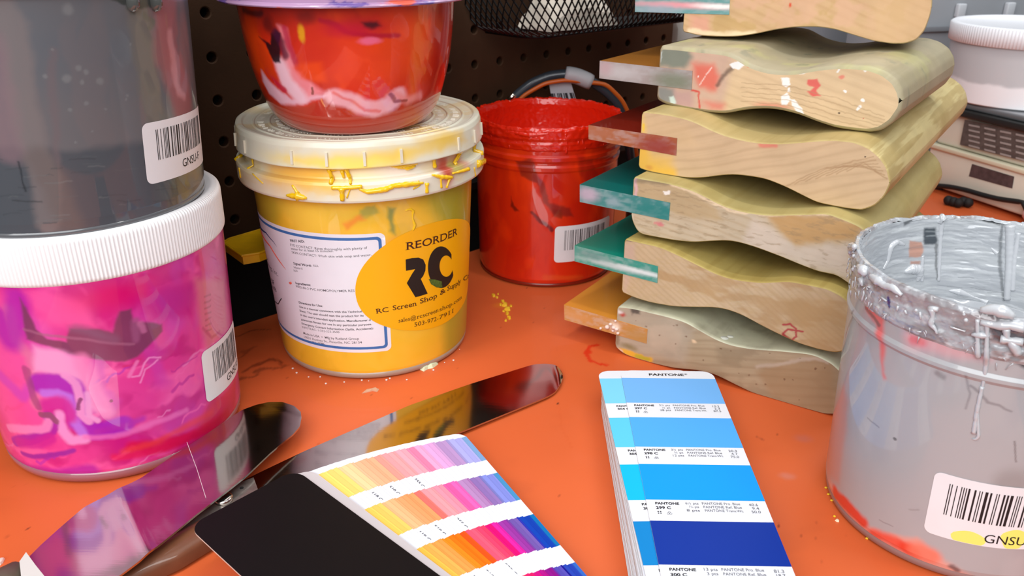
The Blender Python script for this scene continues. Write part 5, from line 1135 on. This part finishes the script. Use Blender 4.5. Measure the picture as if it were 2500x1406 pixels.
def print1(fl, ob):
    m = MB(); k = MB()
    def W(body, x, y_, wd, sz, bo=0, mb=m): write(mb, fl, body, (x, -y_), (x+wd, -y_), sz, bold=bo, px=False, off=.12)
    W('PANTONE', 15.2, 5.7, 19.2, 3.3, .03); W('®', 34.8, 4.6, 1.6, 2)
    nums = [('297 C', '3¼ pts', '½ pt', '28 pts', '10.2', '2.3', '87.5'), ('298 C', '3¼ pts', '¾ pt', '12 pts', '20.3', '4.7', '75.0'), ('299 C', '6½ pts', '1½ pts', '8 pts', '40.6', '9.4', '50.0'), ('300 C', '13 pts', '3 pts', '', '81.3', '18.7', ''), ('301 C', '13 pts', '3 pts', '', '76.0', '17.4', '')]
    for i, nn in enumerate(nums):
        y0 = HD+PER*i+HB
        if y0+12 > fl.L: continue
        W('PANTONE', 3.6, y0+3.3, 10.2, 2.15, .03); W(nn[0], 3.6, y0+6.2, 6.3, 2.3, .03)
        for q in range(4):
            if i < 3: patch(m, fl, [(4.2+1.0*(q % 2)+.35*math.cos(t), -(y0+8.0+1.1*(q//2))+.35*math.sin(t)) for t in np.linspace(0, 6.28, 9)[:-1]], .12)
        if i < 3:
            for cx_, cy_ in ((8.2, 9.3), (9.3, 9.3), (8.75, 8.4)): m.tube([fl.pos(cx_+.5*math.cos(t), -(y0+cy_)+.5*math.sin(t), .1) for t in np.linspace(0, 6.28, 13)], .05, 4, cap=False)
        for j in range(3):
            if not nn[1+j]: continue
            y1 = y0+3.0+2.35*j
            wd = 5.6 if j != 1 else 4.3
            W(nn[1+j], 21.8-wd if j != 0 else 16.4, y1, wd, 2.2, 0, k)
            W(('PANTONE Pro. Blue', 'PANTONE Ref. Blue', 'PANTONE Trans.Wt.')[j], 23.4+.2*j, y1, 16.2, 2.2, 0, k)
            W(nn[4+j], 43.2+(.8 if len(nn[4+j]) < 4 else 0), y1+.5, 3.9 if len(nn[4+j]) > 3 else 3.0, 2.4, 0, k)
    m.build('bold_print', mat('print_black', None), ob); k.build('fine_print', mat('print_grey', (96, 96, 104), .6), ob)
card('top_card', g3, o1, az0, 50.8, 172, zs, .35, bands1, print1, dz=.013*-1)
blues2 = [(122, 205, 250), (90, 196, 252), (0, 180, 240), (0, 126, 196), (0, 100, 160), (0, 80, 130)]
az2 = az0+math.radians(-4.6)*-1*0
pL = [at(1466, 930, 15.7), at(1573, 1395, 15.7)]; az2 = math.atan2(pL[1][0]-pL[0][0], -(pL[1][1]-pL[0][1]))
el2 = np.array([math.sin(az2), -math.cos(az2)]); ex2 = np.array([math.cos(az2), math.sin(az2)])
o2 = np.array(at(1463, 924, 15.7)[:2])-el2*8.3
def print2(fl, ob):
    m = MB()
    for i, t in enumerate(('304 C', '305 C', '306 C', '307 C', '308 C')):
        y0 = HD+PER*i+HB
        if y0+12 > fl.L: continue
        write(m, fl, 'PANTONE', (5.4, -(y0+3.6)), (15.6, -(y0+3.6)), 2.15, bold=.03, px=False, off=.1); write(m, fl, t, (5.6, -(y0+6.4)), (11.9, -(y0+6.4)), 2.3, bold=.03, px=False, off=.1)
    m.build('bold_print', mat('print_black', None), ob)
card('card', g3, o2, az2, 50.8, 168, 15.7, .35, [(HD+PER*i, HD+PER*i+HB, c) for i, c in enumerate(blues2)], print2, dz=-.013)
rc3 = [(226, 222, 222), (206, 190, 184), (188, 160, 150), (214, 204, 190), (170, 170, 140), (216, 196, 190)]
for i in range(30):
    z_ = 15.2-i*.5; f = i/30
    sh_ = 3.2+2.0*f+R3.uniform(-.5, .5); az_ = az2-.010-.02*f+R3.uniform(-.003, .003)
    e_ = np.array([math.cos(az_), math.sin(az_)]); l_ = np.array([math.sin(az_), -math.cos(az_)])
    oo = np.array(o2)+l_*(3+13*min(1, f*4)*.6+R3.uniform(-.3, .8))+e_*(sh_*.25)
    c = R3.choice(rc3)
    card('card', g3, oo, az_, 49.5, 160, z_, .42, None, None, r=5, dz=-.011*(1-f), edge=mat('card_edge_%02x' % c[1], c, .8))
# ---- fanned guide
PV = np.array([85.2, 104.0]); RT = 267.0
g4 = thing('fanned_colour_guide', 'fanned-out colour guide with black cover and rainbow swatches, in the foreground', 'colour guide', (-20, 270, 0), 'printed colour guides')
rows_c = [
 [(255, 216, 0), (255, 238, 96), (250, 214, 110), (248, 204, 112), (252, 202, 150), (255, 180, 140), (255, 168, 130), (255, 152, 140), (255, 156, 160), (255, 160, 175), (255, 128, 165), (255, 160, 200), (216, 160, 212), (196, 148, 200), (176, 140, 192), (156, 146, 204), (164, 164, 226), (120, 160, 206)],
 [(255, 206, 0), (255, 238, 90), (246, 200, 92), (242, 192, 96), (255, 178, 128), (255, 160, 108), (255, 150, 96), (255, 112, 104), (255, 150, 158), (255, 140, 160), (244, 90, 160), (226, 96, 176), (176, 130, 184), (160, 106, 168), (140, 110, 176), (120, 120, 190), (126, 136, 214), (70, 142, 194)],
 [(245, 108, 0), (255, 226, 50), (236, 184, 74), (234, 166, 78), (246, 150, 72), (255, 134, 26), (255, 110, 8), (255, 80, 20), (255, 84, 112), (240, 60, 100), (216, 0, 112), (214, 30, 156), (150, 50, 156), (120, 50, 150), (110, 84, 166), (40, 50, 176), (0, 60, 170), (0, 112, 176)],
 [(230, 90, 0), (250, 200, 30), (240, 160, 40), (240, 140, 40), (250, 120, 10), (255, 108, 0), (250, 90, 20), (240, 70, 60), (232, 50, 80), (214, 20, 100), (200, 0, 124), (170, 0, 130), (136, 0, 130), (100, 30, 150), (80, 70, 170), (10, 0, 140), (30, 60, 170), (46, 100, 190)],
 [(220, 80, 0), (240, 190, 20), (230, 140, 30), (220, 120, 30), (230, 100, 0), (230, 80, 0), (220, 60, 10), (210, 40, 40), (200, 30, 60), (180, 10, 80), (160, 0, 100), (140, 0, 110), (110, 0, 110), (80, 20, 120), (60, 50, 140), (10, 0, 110), (20, 40, 130), (30, 80, 150)]]
frac = [0, .055, .10, .16, .23, .32, .38, .45, .52, .58, .64, .69, .745, .80, .85, .895, .935, 1.0]
NP = 36
A0_, A1_ = math.radians(-42.2), math.radians(-61.35)   # direction tip -> pivot of the cover and of the last page
def page(i, name, ang, ztip, zpiv, th, bands, prints=None, w=50.8, R=RT, matw=None, edge=EDGE, r=6.5, face=None):
    R = R+4.5*i/36; d = np.array([math.cos(ang), math.sin(ang)]); tip = PV-d*R-np.array([.8776, .4795])*3*i/36; lft = np.array([d[1], -d[0]])   # lft: to the viewer's left of the page
    # far-left corner in card(): x runs to the right (-lft), y towards the pivot (d)
    az = math.atan2(-lft[1], -lft[0]); o = tip+lft*w/2
    return card(name, g4, o, az, w, R+8, ztip, th, bands, prints, r=r, dz=math.atan2(ztip-zpiv, R), edge=edge, face=face)
GH, GP, GB_ = 5.2, 33.6, 22.3
for i in range(NP, 0, -1):
    f = i/NP; f_ = f+.006*math.sin(i*2.1); a = A0_+(A1_-A0_)*min(f_, 1); z_ = 20.0-11.5*f**1.0
    ci = int(np.argmin([abs(f-q) if f+.02 >= q else 9 for q in frac])) if i < NP else 17
    bands = []
    for rw in range(7):
        c = rows_c[min(rw, 4)][ci]; j = (i % 2)*6-3
        c = tuple(int(max(0, min(255, v+j))) for v in c); bands.append((GH+GP*rw+.25*math.sin(i*1.7), GH+GP*rw+GB_+.25*math.sin(i*1.7), c))
    def pr_i(fl, ob, i=i):
        m = MB()
        if i in (8, 9, 13, 17, 19):
            for rw in range(3):
                y0 = GH+GP*rw+GB_; ww = 4.2
                write(m, fl, {8: 'PANTONE', 9: '118 C', 13: '510 C', 17: '218 C', 19: '255 C'}[i], (50.8-2.6, -(y0+2)), (50.8-2.6, -(y0+9.6)), 1.9, bold=.02, px=False, off=.1)
        if m.v: m.build('fine_print', mat('print_grey', None), ob)
    page(i, 'page', a, z_, z_*.55+3, .35, bands, pr_i if i in (8, 9, 13, 17, 19) else None, edge=mat('page_edge', (190, 186, 190), .8))
for i in range(6): page(0, 'page', A0_-math.radians(.3+.22*i), 20.2+.42*(5-i)*.55, 14+.25*(5-i), .26, None, None, face=mat('page_blank', (196, 188, 190), .7), edge=mat('page_edge2', (206, 190, 182), .8))
BLK = mat('cover_black', (8, 4, 5), .5, coat=0, spec=.22, bump=(900, .03))
d = np.array([math.cos(A0_), math.sin(A0_)])
WHITE_, = (WHITE,)
def cover():
    w = 50.8; R = RT+.5; lft = np.array([d[1], -d[0]]); az = math.atan2(-lft[1], -lft[0]); tip = PV-d*R; o = tip+lft*w/2
    ex = np.array([math.cos(az), math.sin(az), 0]); el = np.array([math.sin(az), -math.cos(az), -.025]); o = np.array([o[0], o[1], 22.4]); r = 7
    out = [(r-r*math.cos(math.pi/2*k/8), r-r*math.sin(math.pi/2*k/8)) for k in range(9)]
    poly = out+[(w-x, y_) for x, y_ in reversed(out)]+[(w, R+8), (0, R+8)]; m = MB(); n = len(poly)
    P_ = lambda x, y_, dd=0: tuple(o+ex*x+el*y_-np.array([0, 0, dd]))
    m.add([P_(*q) for q in poly]+[P_(*q, .7) for q in poly], [tuple(range(n))[::-1], tuple(range(n, 2*n))], 0); m.f += [(i, (i+1) % n, n+(i+1) % n, n+i) for i in range(n)]; m.m += [1]*n
    m.build('cover', [BLK, mat('cover_edge', (214, 190, 178), .8)], g4)
cover()

# ================================================================ BACKGROUND THINGS
# wire basket hung on the pegboard
BLKW = mat('wire_black', (8, 8, 9), .5, spec=.3)
bk = thing('mesh_basket', 'black expanded-mesh basket hung on the pegboard, at the top', 'basket', (60, 650, 170))
zb = 168; c0 = np.array([17.0, 606.0]); 
def bq(a, b_, z):   # a along the board, b_ out from the board corner side
    return (c0[0]+WU[0]*a-WN[0]*b_*1.0, c0[1]+WU[1]*a-WN[1]*b_, z)
Lb, Db, Rb = 190, 54, 20
def outline(g_, n=9):
    pts = []
    for k in range(n): 
        t = math.pi/2*k/(n-1); pts.append((Rb-Rb*math.cos(t)*1.0-g_*math.cos(t), Rb-Rb*math.sin(t)-g_*math.sin(t)))
    return pts
def loop(g_):
    L = [(-g_, Db)]+[(-g_, Rb+5)]+outline(g_)+[(60, -g_), (120, -g_), (Lb, -g_)]
    return L
def ribbon(Q, step):
    Q = np.array(Q, float); L = np.r_[0, np.cumsum(np.hypot(*np.diff(Q, axis=0).T))]; n = int(L[-1]/step); t = np.linspace(0, L[-1], n+1); return np.c_[np.interp(t, L, Q[:, 0]), np.interp(t, L, Q[:, 1])]
m = MB(); zt_ = 250; nlev = 16; base_l = ribbon(loop(0), 2.6); K = len(base_l); Lb0 = loop(0); Lt0 = loop(34)
def lev(h):
    h = h**.4; q = [((1-h)*a[0]+h*b_[0], (1-h)*a[1]+h*b_[1]) for a, b_ in zip(Lb0, Lt0)]
    Q = np.array(q); L = np.r_[0, np.cumsum(np.hypot(*np.diff(Q, axis=0).T))]; t = np.linspace(0, L[-1], K); return np.c_[np.interp(t, L, Q[:, 0]), np.interp(t, L, Q[:, 1])]
LV = [lev(h) for h in np.linspace(0, 1, nlev+1)]; ZL = np.linspace(zb, zt_, nlev+1)
def P_b(l, k): return np.array(bq(*LV[l][k], ZL[l]))
for l in range(nlev):
    for k in range(0, K-1):
        if (k+l) % 2 == 0: m.tube([P_b(l, k), P_b(l+1, k+1)], .62, 4, cap=False)
        else: m.tube([P_b(l, k+1), P_b(l+1, k)], .62, 4, cap=False)
m.build('side_mesh', BLKW, bk)
m = MB()
u0, u1 = -0, Lb; st = 2.6
for i in range(int((Lb+Db)/st)+1):
    for sgn in (1, -1):
        a0 = i*st-(Db if sgn > 0 else 0); p0 = [a0, 0.] if sgn > 0 else [a0, Db]; 
        P0_, P1_b = ([a0, 0], [a0+Db, Db]) if sgn > 0 else ([a0+Db*0, Db], [a0+Db, 0])
        # clip to 0..Lb
        x0, y0_, x1, y1_ = P0_[0], P0_[1], P1_b[0], P1_b[1]
        if x1 < 0 or x0 > Lb: continue
        if x0 < 0: y0_ += (0-x0)/(x1-x0)*(y1_-y0_); x0 = 0
        if x1 > Lb: y1_ = y0_+(Lb-x0)/(x1-x0)*(y1_-y0_); x1 = Lb
        if x0 < Rb*.4 and min(y0_, y1_) < Rb*.4: continue
        m.tube([bq(x0, y0_, zb), bq(x1, y1_, zb)], .55, 4, cap=False)
m.build('floor_mesh', BLKW, bk)
m = MB(); m.tube([bq(*q, zb) for q in base_l], 1.3, 6); m.tube([np.array(bq(*q, zt_)) for q in LV[-1]], 1.8, 6); m.build('wire_frame', BLKW, bk, True)
cl = thing('crumpled_paper', 'off-white paper seen through the mesh inside the black basket', 'paper', (60, 650, zb+1.5))
m = MB(); R5 = random.Random(2); g_ = [(18, 8), (60, 4), (95, 6), (96, 30), (60, 44), (22, 38)]
def bb(a, b_, z): return bq(a, b_, z)
n_ = 12; V_ = []
for i in range(n_+1):
    for j in range(n_+1):
        a = 24+i/n_*72; b_ = 9+j/n_*36+2*math.sin(i); hh = zb+3+ (40*max(0, math.sin(math.pi*min(1, max(0, i/n_)))**.6)*max(0, math.sin(math.pi*min(1, .1+.8*j/n_))))+R5.uniform(-1.5, 1.5); V_.append(bb(a, b_, hh))
m.add(V_, [(i*(n_+1)+j, i*(n_+1)+j+1, (i+1)*(n_+1)+j+1, (i+1)*(n_+1)+j) for i in range(n_) for j in range(n_)])
V2 = [(v[0], v[1], zb+1.6) for v in V_]; k_ = len(V_); m.add(V2, [(i*(n_+1)+j, (i+1)*(n_+1)+j, (i+1)*(n_+1)+j+1, i*(n_+1)+j+1) for i in range(n_) for j in range(n_)])
rg = [j for j in range(n_)]+[i*(n_+1)+n_ for i in range(n_)]+[n_*(n_+1)+j for j in range(n_, 0, -1)]+[i*(n_+1) for i in range(n_, 0, -1)]
m.f += [(rg[i], rg[(i+1) % len(rg)], k_+rg[(i+1) % len(rg)], k_+rg[i]) for i in range(len(rg))]; m.m += [0]*len(rg)
m.build('sheet', mat('paper_offwhite', (214, 204, 190), .8), cl, False)

# scale at the back right
sP = np.array([423., 778.7]); sQ = np.array([454.3, 702.2]); sa = math.atan2(sQ[1]-sP[1], sQ[0]-sP[0]); sd = (sQ-sP)/np.hypot(*(sQ-sP)); sn = np.array([-sd[1], sd[0]])*1.0
if sn[0] < 0: sn = -sn                     # points away from the viewer (to the right)
fs = Flat((sP[0], sP[1], 0), (sd[0], sd[1], 0), (0, 0, 1))
hs = lambda px, py: fs.hit(px, py)
zTop = hs(2420, 300)[1]; zLed = hs(2420, 386)[1]
BEI = mat('beige_plastic', (222, 220, 204), .5, var=(30, .04))
sc_ = thing('weighing_scale', 'beige bench scale with dark data plates, behind the squeegees at the right', 'scale', (*(sP+sd*60+sn*60), 0))
l0, l1 = -28, 190
def sbox(nm, a0, a1, z0, z1, d0, d1, m_, bev=2.5):
    m = MB(); o_ = sP+sd*a0+sn*d0; m.box((o_[0], o_[1], z0), (*(sd*(a1-a0)), 0), (*(sn*(d1-d0)), 0), (0, 0, z1-z0), bev=bev); return m.build(nm, m_, sc_, True, autosharp=40)
sbox('lower_housing', l0, l1, 3, zLed-1, 0, 200, BEI, 3)
sbox('upper_housing', l0+3, l1, zLed-1, zTop, 3, 200, BEI, 3)
sbox('ledge', l0, l1, zLed-6, zLed-1, -2.5, 60, mat('beige_light', (214, 208, 182), .5), 1.5)
m = MB()
for a0 in (l0+12, l1-40):
    o_ = sP+sd*a0+sn*10; m.tube([(o_[0], o_[1], 0), (o_[0], o_[1], 4)], 8, 14)
m.build('foot', mat('foot_black', (24, 20, 20), .7), sc_)
m = MB(); patch(m, fs, [hs(*q) for q in ((2356, 292), (2510, 322), (2510, 396), (2344, 353))], .4+2.6*0, col=None)
for v in range(len(m.v)): pass
dp = m.build('data_plate', mat('plate_dark', (92, 84, 80), .5, var=(200, .3)), sc_)
m = MB(); patch(m, fs, [hs(*q) for q in ((2374, 400), (2477, 431), (2472, 460), (2366, 430))], .4); dp2 = m.build('data_plate', mat('plate_dark2', (84, 70, 70), .5, var=(220, .3)), sc_)
m = MB()
for r_ in range(5):       # table ruling on the data plate
    y_ = r_/5+.12
    for c in range(4):
        a = .1+c*.24; f = lambda u, v: (2350+(2510-2350)*u, (292*(1-v)+353*v)*(1-u)+(322*(1-v)+396*v)*u)
        p0 = hs(*f(a, y_)); p1 = hs(*f(a+.17, y_)); p2 = hs(*f(a+.17, y_+.07)); p3 = hs(*f(a, y_+.07))
        patch(m, fs, [p0, p1, p2, p3], .7)
m.build('plate_print', mat('plate_print', (156, 150, 146), .6), dp)
sbox('rubber_gasket', l0-2, l1, zTop, zTop+6, -4, 190, mat('gasket_dark', (34, 36, 36), .5), 1)
sbox('platter', l0+2, l1, zTop+6, zTop+12, 2, 195, mat('platter_steel', (150, 152, 156), .35, metal=.6), 2)
# jar on the scale
jr = 72; ZJ = zTop+12; jc = None
for k in range(60):      # slide the jar along the platter until its lid sits where the photo has it
    c_ = sP+sd*(-20+k*3)+sn*70; d_ = ray(2322, 75); tl = -c_; 
    n_ = np.array([-d_[1], d_[0]])/np.hypot(d_[0], d_[1]); dist = abs(c_@n_)
    if jc is None or abs(dist-jr) < jc[0]: jc = (abs(dist-jr), c_)
jc = jc[1]
jr = 72; jc = np.array([486., 798.]); zl1 = 158.; zl0 = zl1-17
wj = thing('white_ink_jar', 'jar of white ink with a white ribbed lid, standing on the weighing scale', 'jar', (*jc, ZJ))
lathe('lid', tuple(jc), [(jr-1.5, zl0), (jr, zl0+.5), (jr+.5, zl1-1.5), (jr-1.2, zl1), (jr-5, zl1-.3), (jr-6, zl1-1.2), (1, zl1-1.2)], mat('lid_white2', (238, 240, 246), .35), wj, 720, disp=lambda TH, Z, R: (R+.35*np.cos(TH*160)*((R > jr-1)), Z))
def paint_wj(TH, Z):
    p = Paint(TH*60, Z).base((200, 202, 206)).warp(3, 20, 2); h = (zl0-ZJ)
    p.mix(sstep(ZJ+h*.42, ZJ+h*.36, p.Y), (246, 246, 250)); p.mix(sstep(ZJ+h*.8, ZJ+h, p.Y)*.6, (176, 178, 184)); return p.c
lathe('body', tuple(jc), [(jr-8, ZJ), (jr-4.5, ZJ+1.5), (jr-2, zl0+2)], bump_plastic('white_ink', rough=.3, coat=.5), wj, 260, 80, paint_wj)
# cable across the scale
m = MB(); f_ = [fs.hit(*q) for q in ((2304, 452), (2330, 454), (2370, 462), (2410, 474), (2450, 484), (2510, 492))]
t = np.linspace(0, len(f_)-1, 30); U = np.interp(t, range(len(f_)), [q[0] for q in f_]); V = np.interp(t, range(len(f_)), [q[1] for q in f_])
pts_ = smooth([np.array([sP[0]+sd[0]*u-sn[0]*6, sP[1]+sd[1]*u-sn[1]*6, v]) for u, v in zip(U, V)], 3)
a_ = pts_[0]; cabl = m.tube([(a_[0]-8, a_[1]+20, 2), (a_[0]-3, a_[1]+8, a_[2]*.6)]+pts_+[(pts_[-1][0]+3, pts_[-1][1]-20, 2.5)], 2.4, 8)
tag(m.build('power_cable', mat('cable_black', (26, 28, 28), .5), None, True), 'black cable draped across the front of the beige scale', 'cable')
m = MB()
for k in range(5):
    q = at(2316+12*k, 488+2*(k % 3)+k, 5); m.ball((q[0], q[1], 4.6), 4.6, n=10)
tag(m.build('black_grommet_strip', mat('foot_black', None), None, True), 'lumpy black rubber strip on the orange shelf below the scale', 'rubber strip')
q = at(2492, 548, 0); m = MB(); m.ball((q[0]+16, q[1]-6, 9), 9, n=16, squash=(2, 2, 1)); tag(m.build('pink_lump', mat('pink_cap', (222, 176, 172), .5), None, True), 'pale pink rounded lump at the right edge, in front of the scale', 'lump')
# white bottle / pale containers behind the stack
def can(nm, lab, cat, px, y_, r_, z1, colr, rough=.4, group=None, zcap=None):
    d_ = ray(px, 100); t_ = y_/d_[1]; c_ = (d_[0]*t_, y_); t = thing(nm, lab, cat, (*c_, 0), group)
    lathe('body', c_, [(r_*.6, .6), (r_-2, 0), (r_, 2), (r_, z1-18), (r_*.86, z1-10), (r_*.8, z1-8)], mat('can_%02x%02x%02x' % colr, colr, rough, var=(20, .08)), t, 90)
    lathe('cap', c_, [(r_*.84, z1-9), (r_*.85, z1-1), (r_*.8, z1), (.5, z1)], mat('cap_%02x' % colr[0], tuple(min(255, v+14) for v in colr), .35), t, 90)
    return t
can('plastic_bottle', 'pale grey bottle glimpsed between the basket and the top squeegees', 'bottle', 1668, 905, 42, 172, (176, 172, 166))
can('dull_canister', 'dull brown-grey canister between the pegboard and the pale bottle', 'canister', 1598, 850, 22, 165, (104, 92, 84))
# pale ducting boards along the back wall at the right
for k, (y_, z0, z1, lab) in enumerate(((1080, 150, 214, 'grey steel crate standing beyond the white jar, at the top right'),)):
    t = thing('steel_crate', lab, 'crate', (560, y_, 0)); m = MB(); m.box((380, 900, 0), (480, 120, 0), (-12, 48, 0), (0, 0, 262), bev=3); m.build('body', mat('crate_grey', (150, 154, 160), .5, var=(6, .1)), t, True, autosharp=40)
    for j in range(6):
        m = MB(); m.box((410+j*60, 900+(30+j*60)*.25-7, 150), (10, 2.5, 0), (-1.5, 6, 0), (0, 0, 14), bev=1.5); m.build('latch', mat('crate_light', (196, 200, 206), .35), t, True)
    m = MB(); m.box((378, 894.5, 136), (484, 121, 0), (-1.5, 6, 0), (0, 0, 6), bev=1); m.build('lip', mat('crate_lip', (120, 124, 130), .5), t, True)

# ================================================================ CRUMBS
def crumb(nm, lab, cat, px, py, pts, h, colr, rough=.6, group=None):
    m = MB(); R = random.Random(px); q = [at(px+a, py+b_, 0)[:2] for a, b_ in pts]; c_ = np.mean(q, axis=0)
    n = len(q); V = [(p_[0], p_[1], .05) for p_ in q]+[((p_[0]*.8+c_[0]*.2), (p_[1]*.8+c_[1]*.2), h*R.uniform(.6, 1.2)) for p_ in q]+[(c_[0], c_[1], h*1.2)]
    m.add(V, [(i, (i+1) % n, n+(i+1) % n, n+i) for i in range(n)]+[(n+i, n+(i+1) % n, 2*n) for i in range(n)]+[tuple(range(n))[::-1]])
    tag(m.build(nm, mat('crumb_%02x%02x%02x' % colr, colr, rough, bump=(900, .2)), None, False), lab, cat, group)
crumb('ink_flake', 'white and pale green dried ink flake at the foot of the yellow tub', 'flake', 1047, 893, [(-22, 10), (-20, 2), (-6, -4), (4, -12), (20, -15), (23, -4), (10, 6), (-2, 8), (-12, 14)], 2.2, (222, 228, 190))
crumb('lint_shred', 'pale brownish shred on the orange shelf in front of the yellow tub', 'shred', 905, 954, [(-22, 7), (-12, -2), (2, -4), (14, -7), (21, -4), (16, 3), (4, 1), (-8, 4)], .9, (206, 160, 130))
crumb('ink_flake', 'small pale flake between the pink jar and the broad spatula', 'flake', 577, 990, [(-9, 6), (-6, -3), (3, -9), (9, -5), (4, 4), (-2, 8)], 1.6, (206, 206, 196))
crumb('ink_flake', 'small white flake at the left edge beside the broad spatula', 'flake', 4, 1372, [(-10, 8), (-8, -2), (0, -6), (8, -8), (4, 2), (-2, 8)], 1.6, (246, 224, 214))
crumb('ink_flake', 'tiny cream flake on the shelf left of the grey bucket', 'flake', 2043, 1271, [(-5, 0), (0, -3), (6, 1), (5, 4), (-1, 3)], .7, (244, 232, 200))
Y_ = (238, 190, 40)
R7 = random.Random(11)
for k, (px, py, s_) in enumerate(((1205, 722, 6), (1213, 726, 4), (1228, 736, 5), (1233, 745, 8), (1240, 755, 9), (1238, 766, 6), (1243, 776, 6), (1235, 783, 4), (1222, 744, 4), (1230, 760, 4), (1248, 748, 4), (1216, 718, 3))):
    pts = [(s_*math.cos(t)*R7.uniform(.6, 1.2), s_*.7*math.sin(t)*R7.uniform(.6, 1.2)) for t in np.linspace(0, 6.28, 8)[:-1]]
    crumb('yellow_crumb', 'crumb of dried yellow ink in the scatter between the two tubs and the squeegees', 'crumb', px, py, pts, s_*.2, Y_, group='yellow crumbs right of the yellow tub')
for k in range(16):
    th = -1.0+k*.13+R7.uniform(-.03, .05); th += R7.uniform(-.06, .06); q = yt.pos(th*yt.R, 0, 1.0+7*R7.random()**3); s_ = R7.uniform(.25, .75); m = MB(); m.ball((q[0], q[1], s_*.5), s_, n=6, squash=(1, 1, .6))
    tag(m.build('white_crumb', mat('crumb_white', (236, 226, 220), .6), None, False), 'tiny white crumb beside the base of the yellow tub', 'crumb', 'white crumbs around the yellow tub')
for k, (px, py) in enumerate(((2016, 1192), (2022, 1208), (2030, 1223), (2037, 1262), (2116, 1316))):
    q = at(px, py, 0); m = MB(); m.ball((q[0], q[1], .4), .7, n=6, squash=(1, 1, .6)); tag(m.build('yellow_speck', mat('crumb_eebe28', (238, 190, 40), .6), None, False), 'tiny yellow speck at the foot of the grey bucket', 'crumb', 'yellow specks by the grey bucket')

# ================================================================ LIGHT AND CAMERA
def area(nm, loc, size, size_y, power, aim, colr=(1, 1, 1), shape='RECTANGLE'):
    l = bpy.data.lights.new(nm, 'AREA'); l.shape = shape; l.size = size; l.size_y = size_y; l.energy = power; l.color = colr
    o = bpy.data.objects.new(nm, l); C.objects.link(o); o.location = loc
    o.rotation_euler = (Vector(aim)-Vector(loc)).to_track_quat('-Z', 'Y').to_euler(); return o
LK = 1.0
area('ceiling_tube_light', (-.45, -.05, 1.4), .10, 1.5, 8*LK, (-.05, .35, 0), (1, .985, .96))
area('ceiling_tube_light', (.55, .10, 1.6), .10, 1.5, 6*LK, (.1, .4, 0), (1, .985, .96))
area('room_light', (-.3, -1.0, .9), 1.6, 1.0, 24*LK, (0, .4, .05), (.96, .985, 1))
area('ceiling_panel', (.9, 1.1, 1.5), .7, .7, 8*LK, (.5, .8, .1), (.96, .98, 1))
w = bpy.data.worlds.new('room'); bpy.context.scene.world = w; w.use_nodes = True
nt = w.node_tree; bg = nt.nodes['Background']
# a plain lit workshop around the bench: brighter overhead, dimmer walls
tc = nt.nodes.new('ShaderNodeTexCoord'); sx = nt.nodes.new('ShaderNodeSeparateXYZ'); cr = nt.nodes.new('ShaderNodeValToRGB')
nt.links.new(tc.outputs['Generated'], sx.inputs[0]); nt.links.new(sx.outputs['Z'], cr.inputs[0]); nt.links.new(cr.outputs[0], bg.inputs['Color'])
cr.color_ramp.elements[0].position = .0; cr.color_ramp.elements[0].color = (.20, .19, .18, 1)
cr.color_ramp.elements[1].position = .75; cr.color_ramp.elements[1].color = (.75, .76, .78, 1)
bg.inputs['Strength'].default_value = .5
cam = bpy.data.cameras.new('camera'); co_ = bpy.data.objects.new('camera', cam); C.objects.link(co_)
cam.sensor_fit = 'HORIZONTAL'; cam.sensor_width = 36; cam.lens = F/2500*36; cam.clip_start = .01; cam.clip_end = 50
co_.location = (0, 0, CH*MM); co_.rotation_euler = (math.pi/2-PITCH, 0, 0)
cam.dof.use_dof = True; cam.dof.focus_distance = .39; cam.dof.aperture_fstop = 22
bpy.context.scene.camera = co_
vs = bpy.context.scene.view_settings; vs.view_transform = 'Standard'; vs.look = 'None'; vs.gamma = 1; vs.exposure = 0.12; vs.use_curve_mapping = False
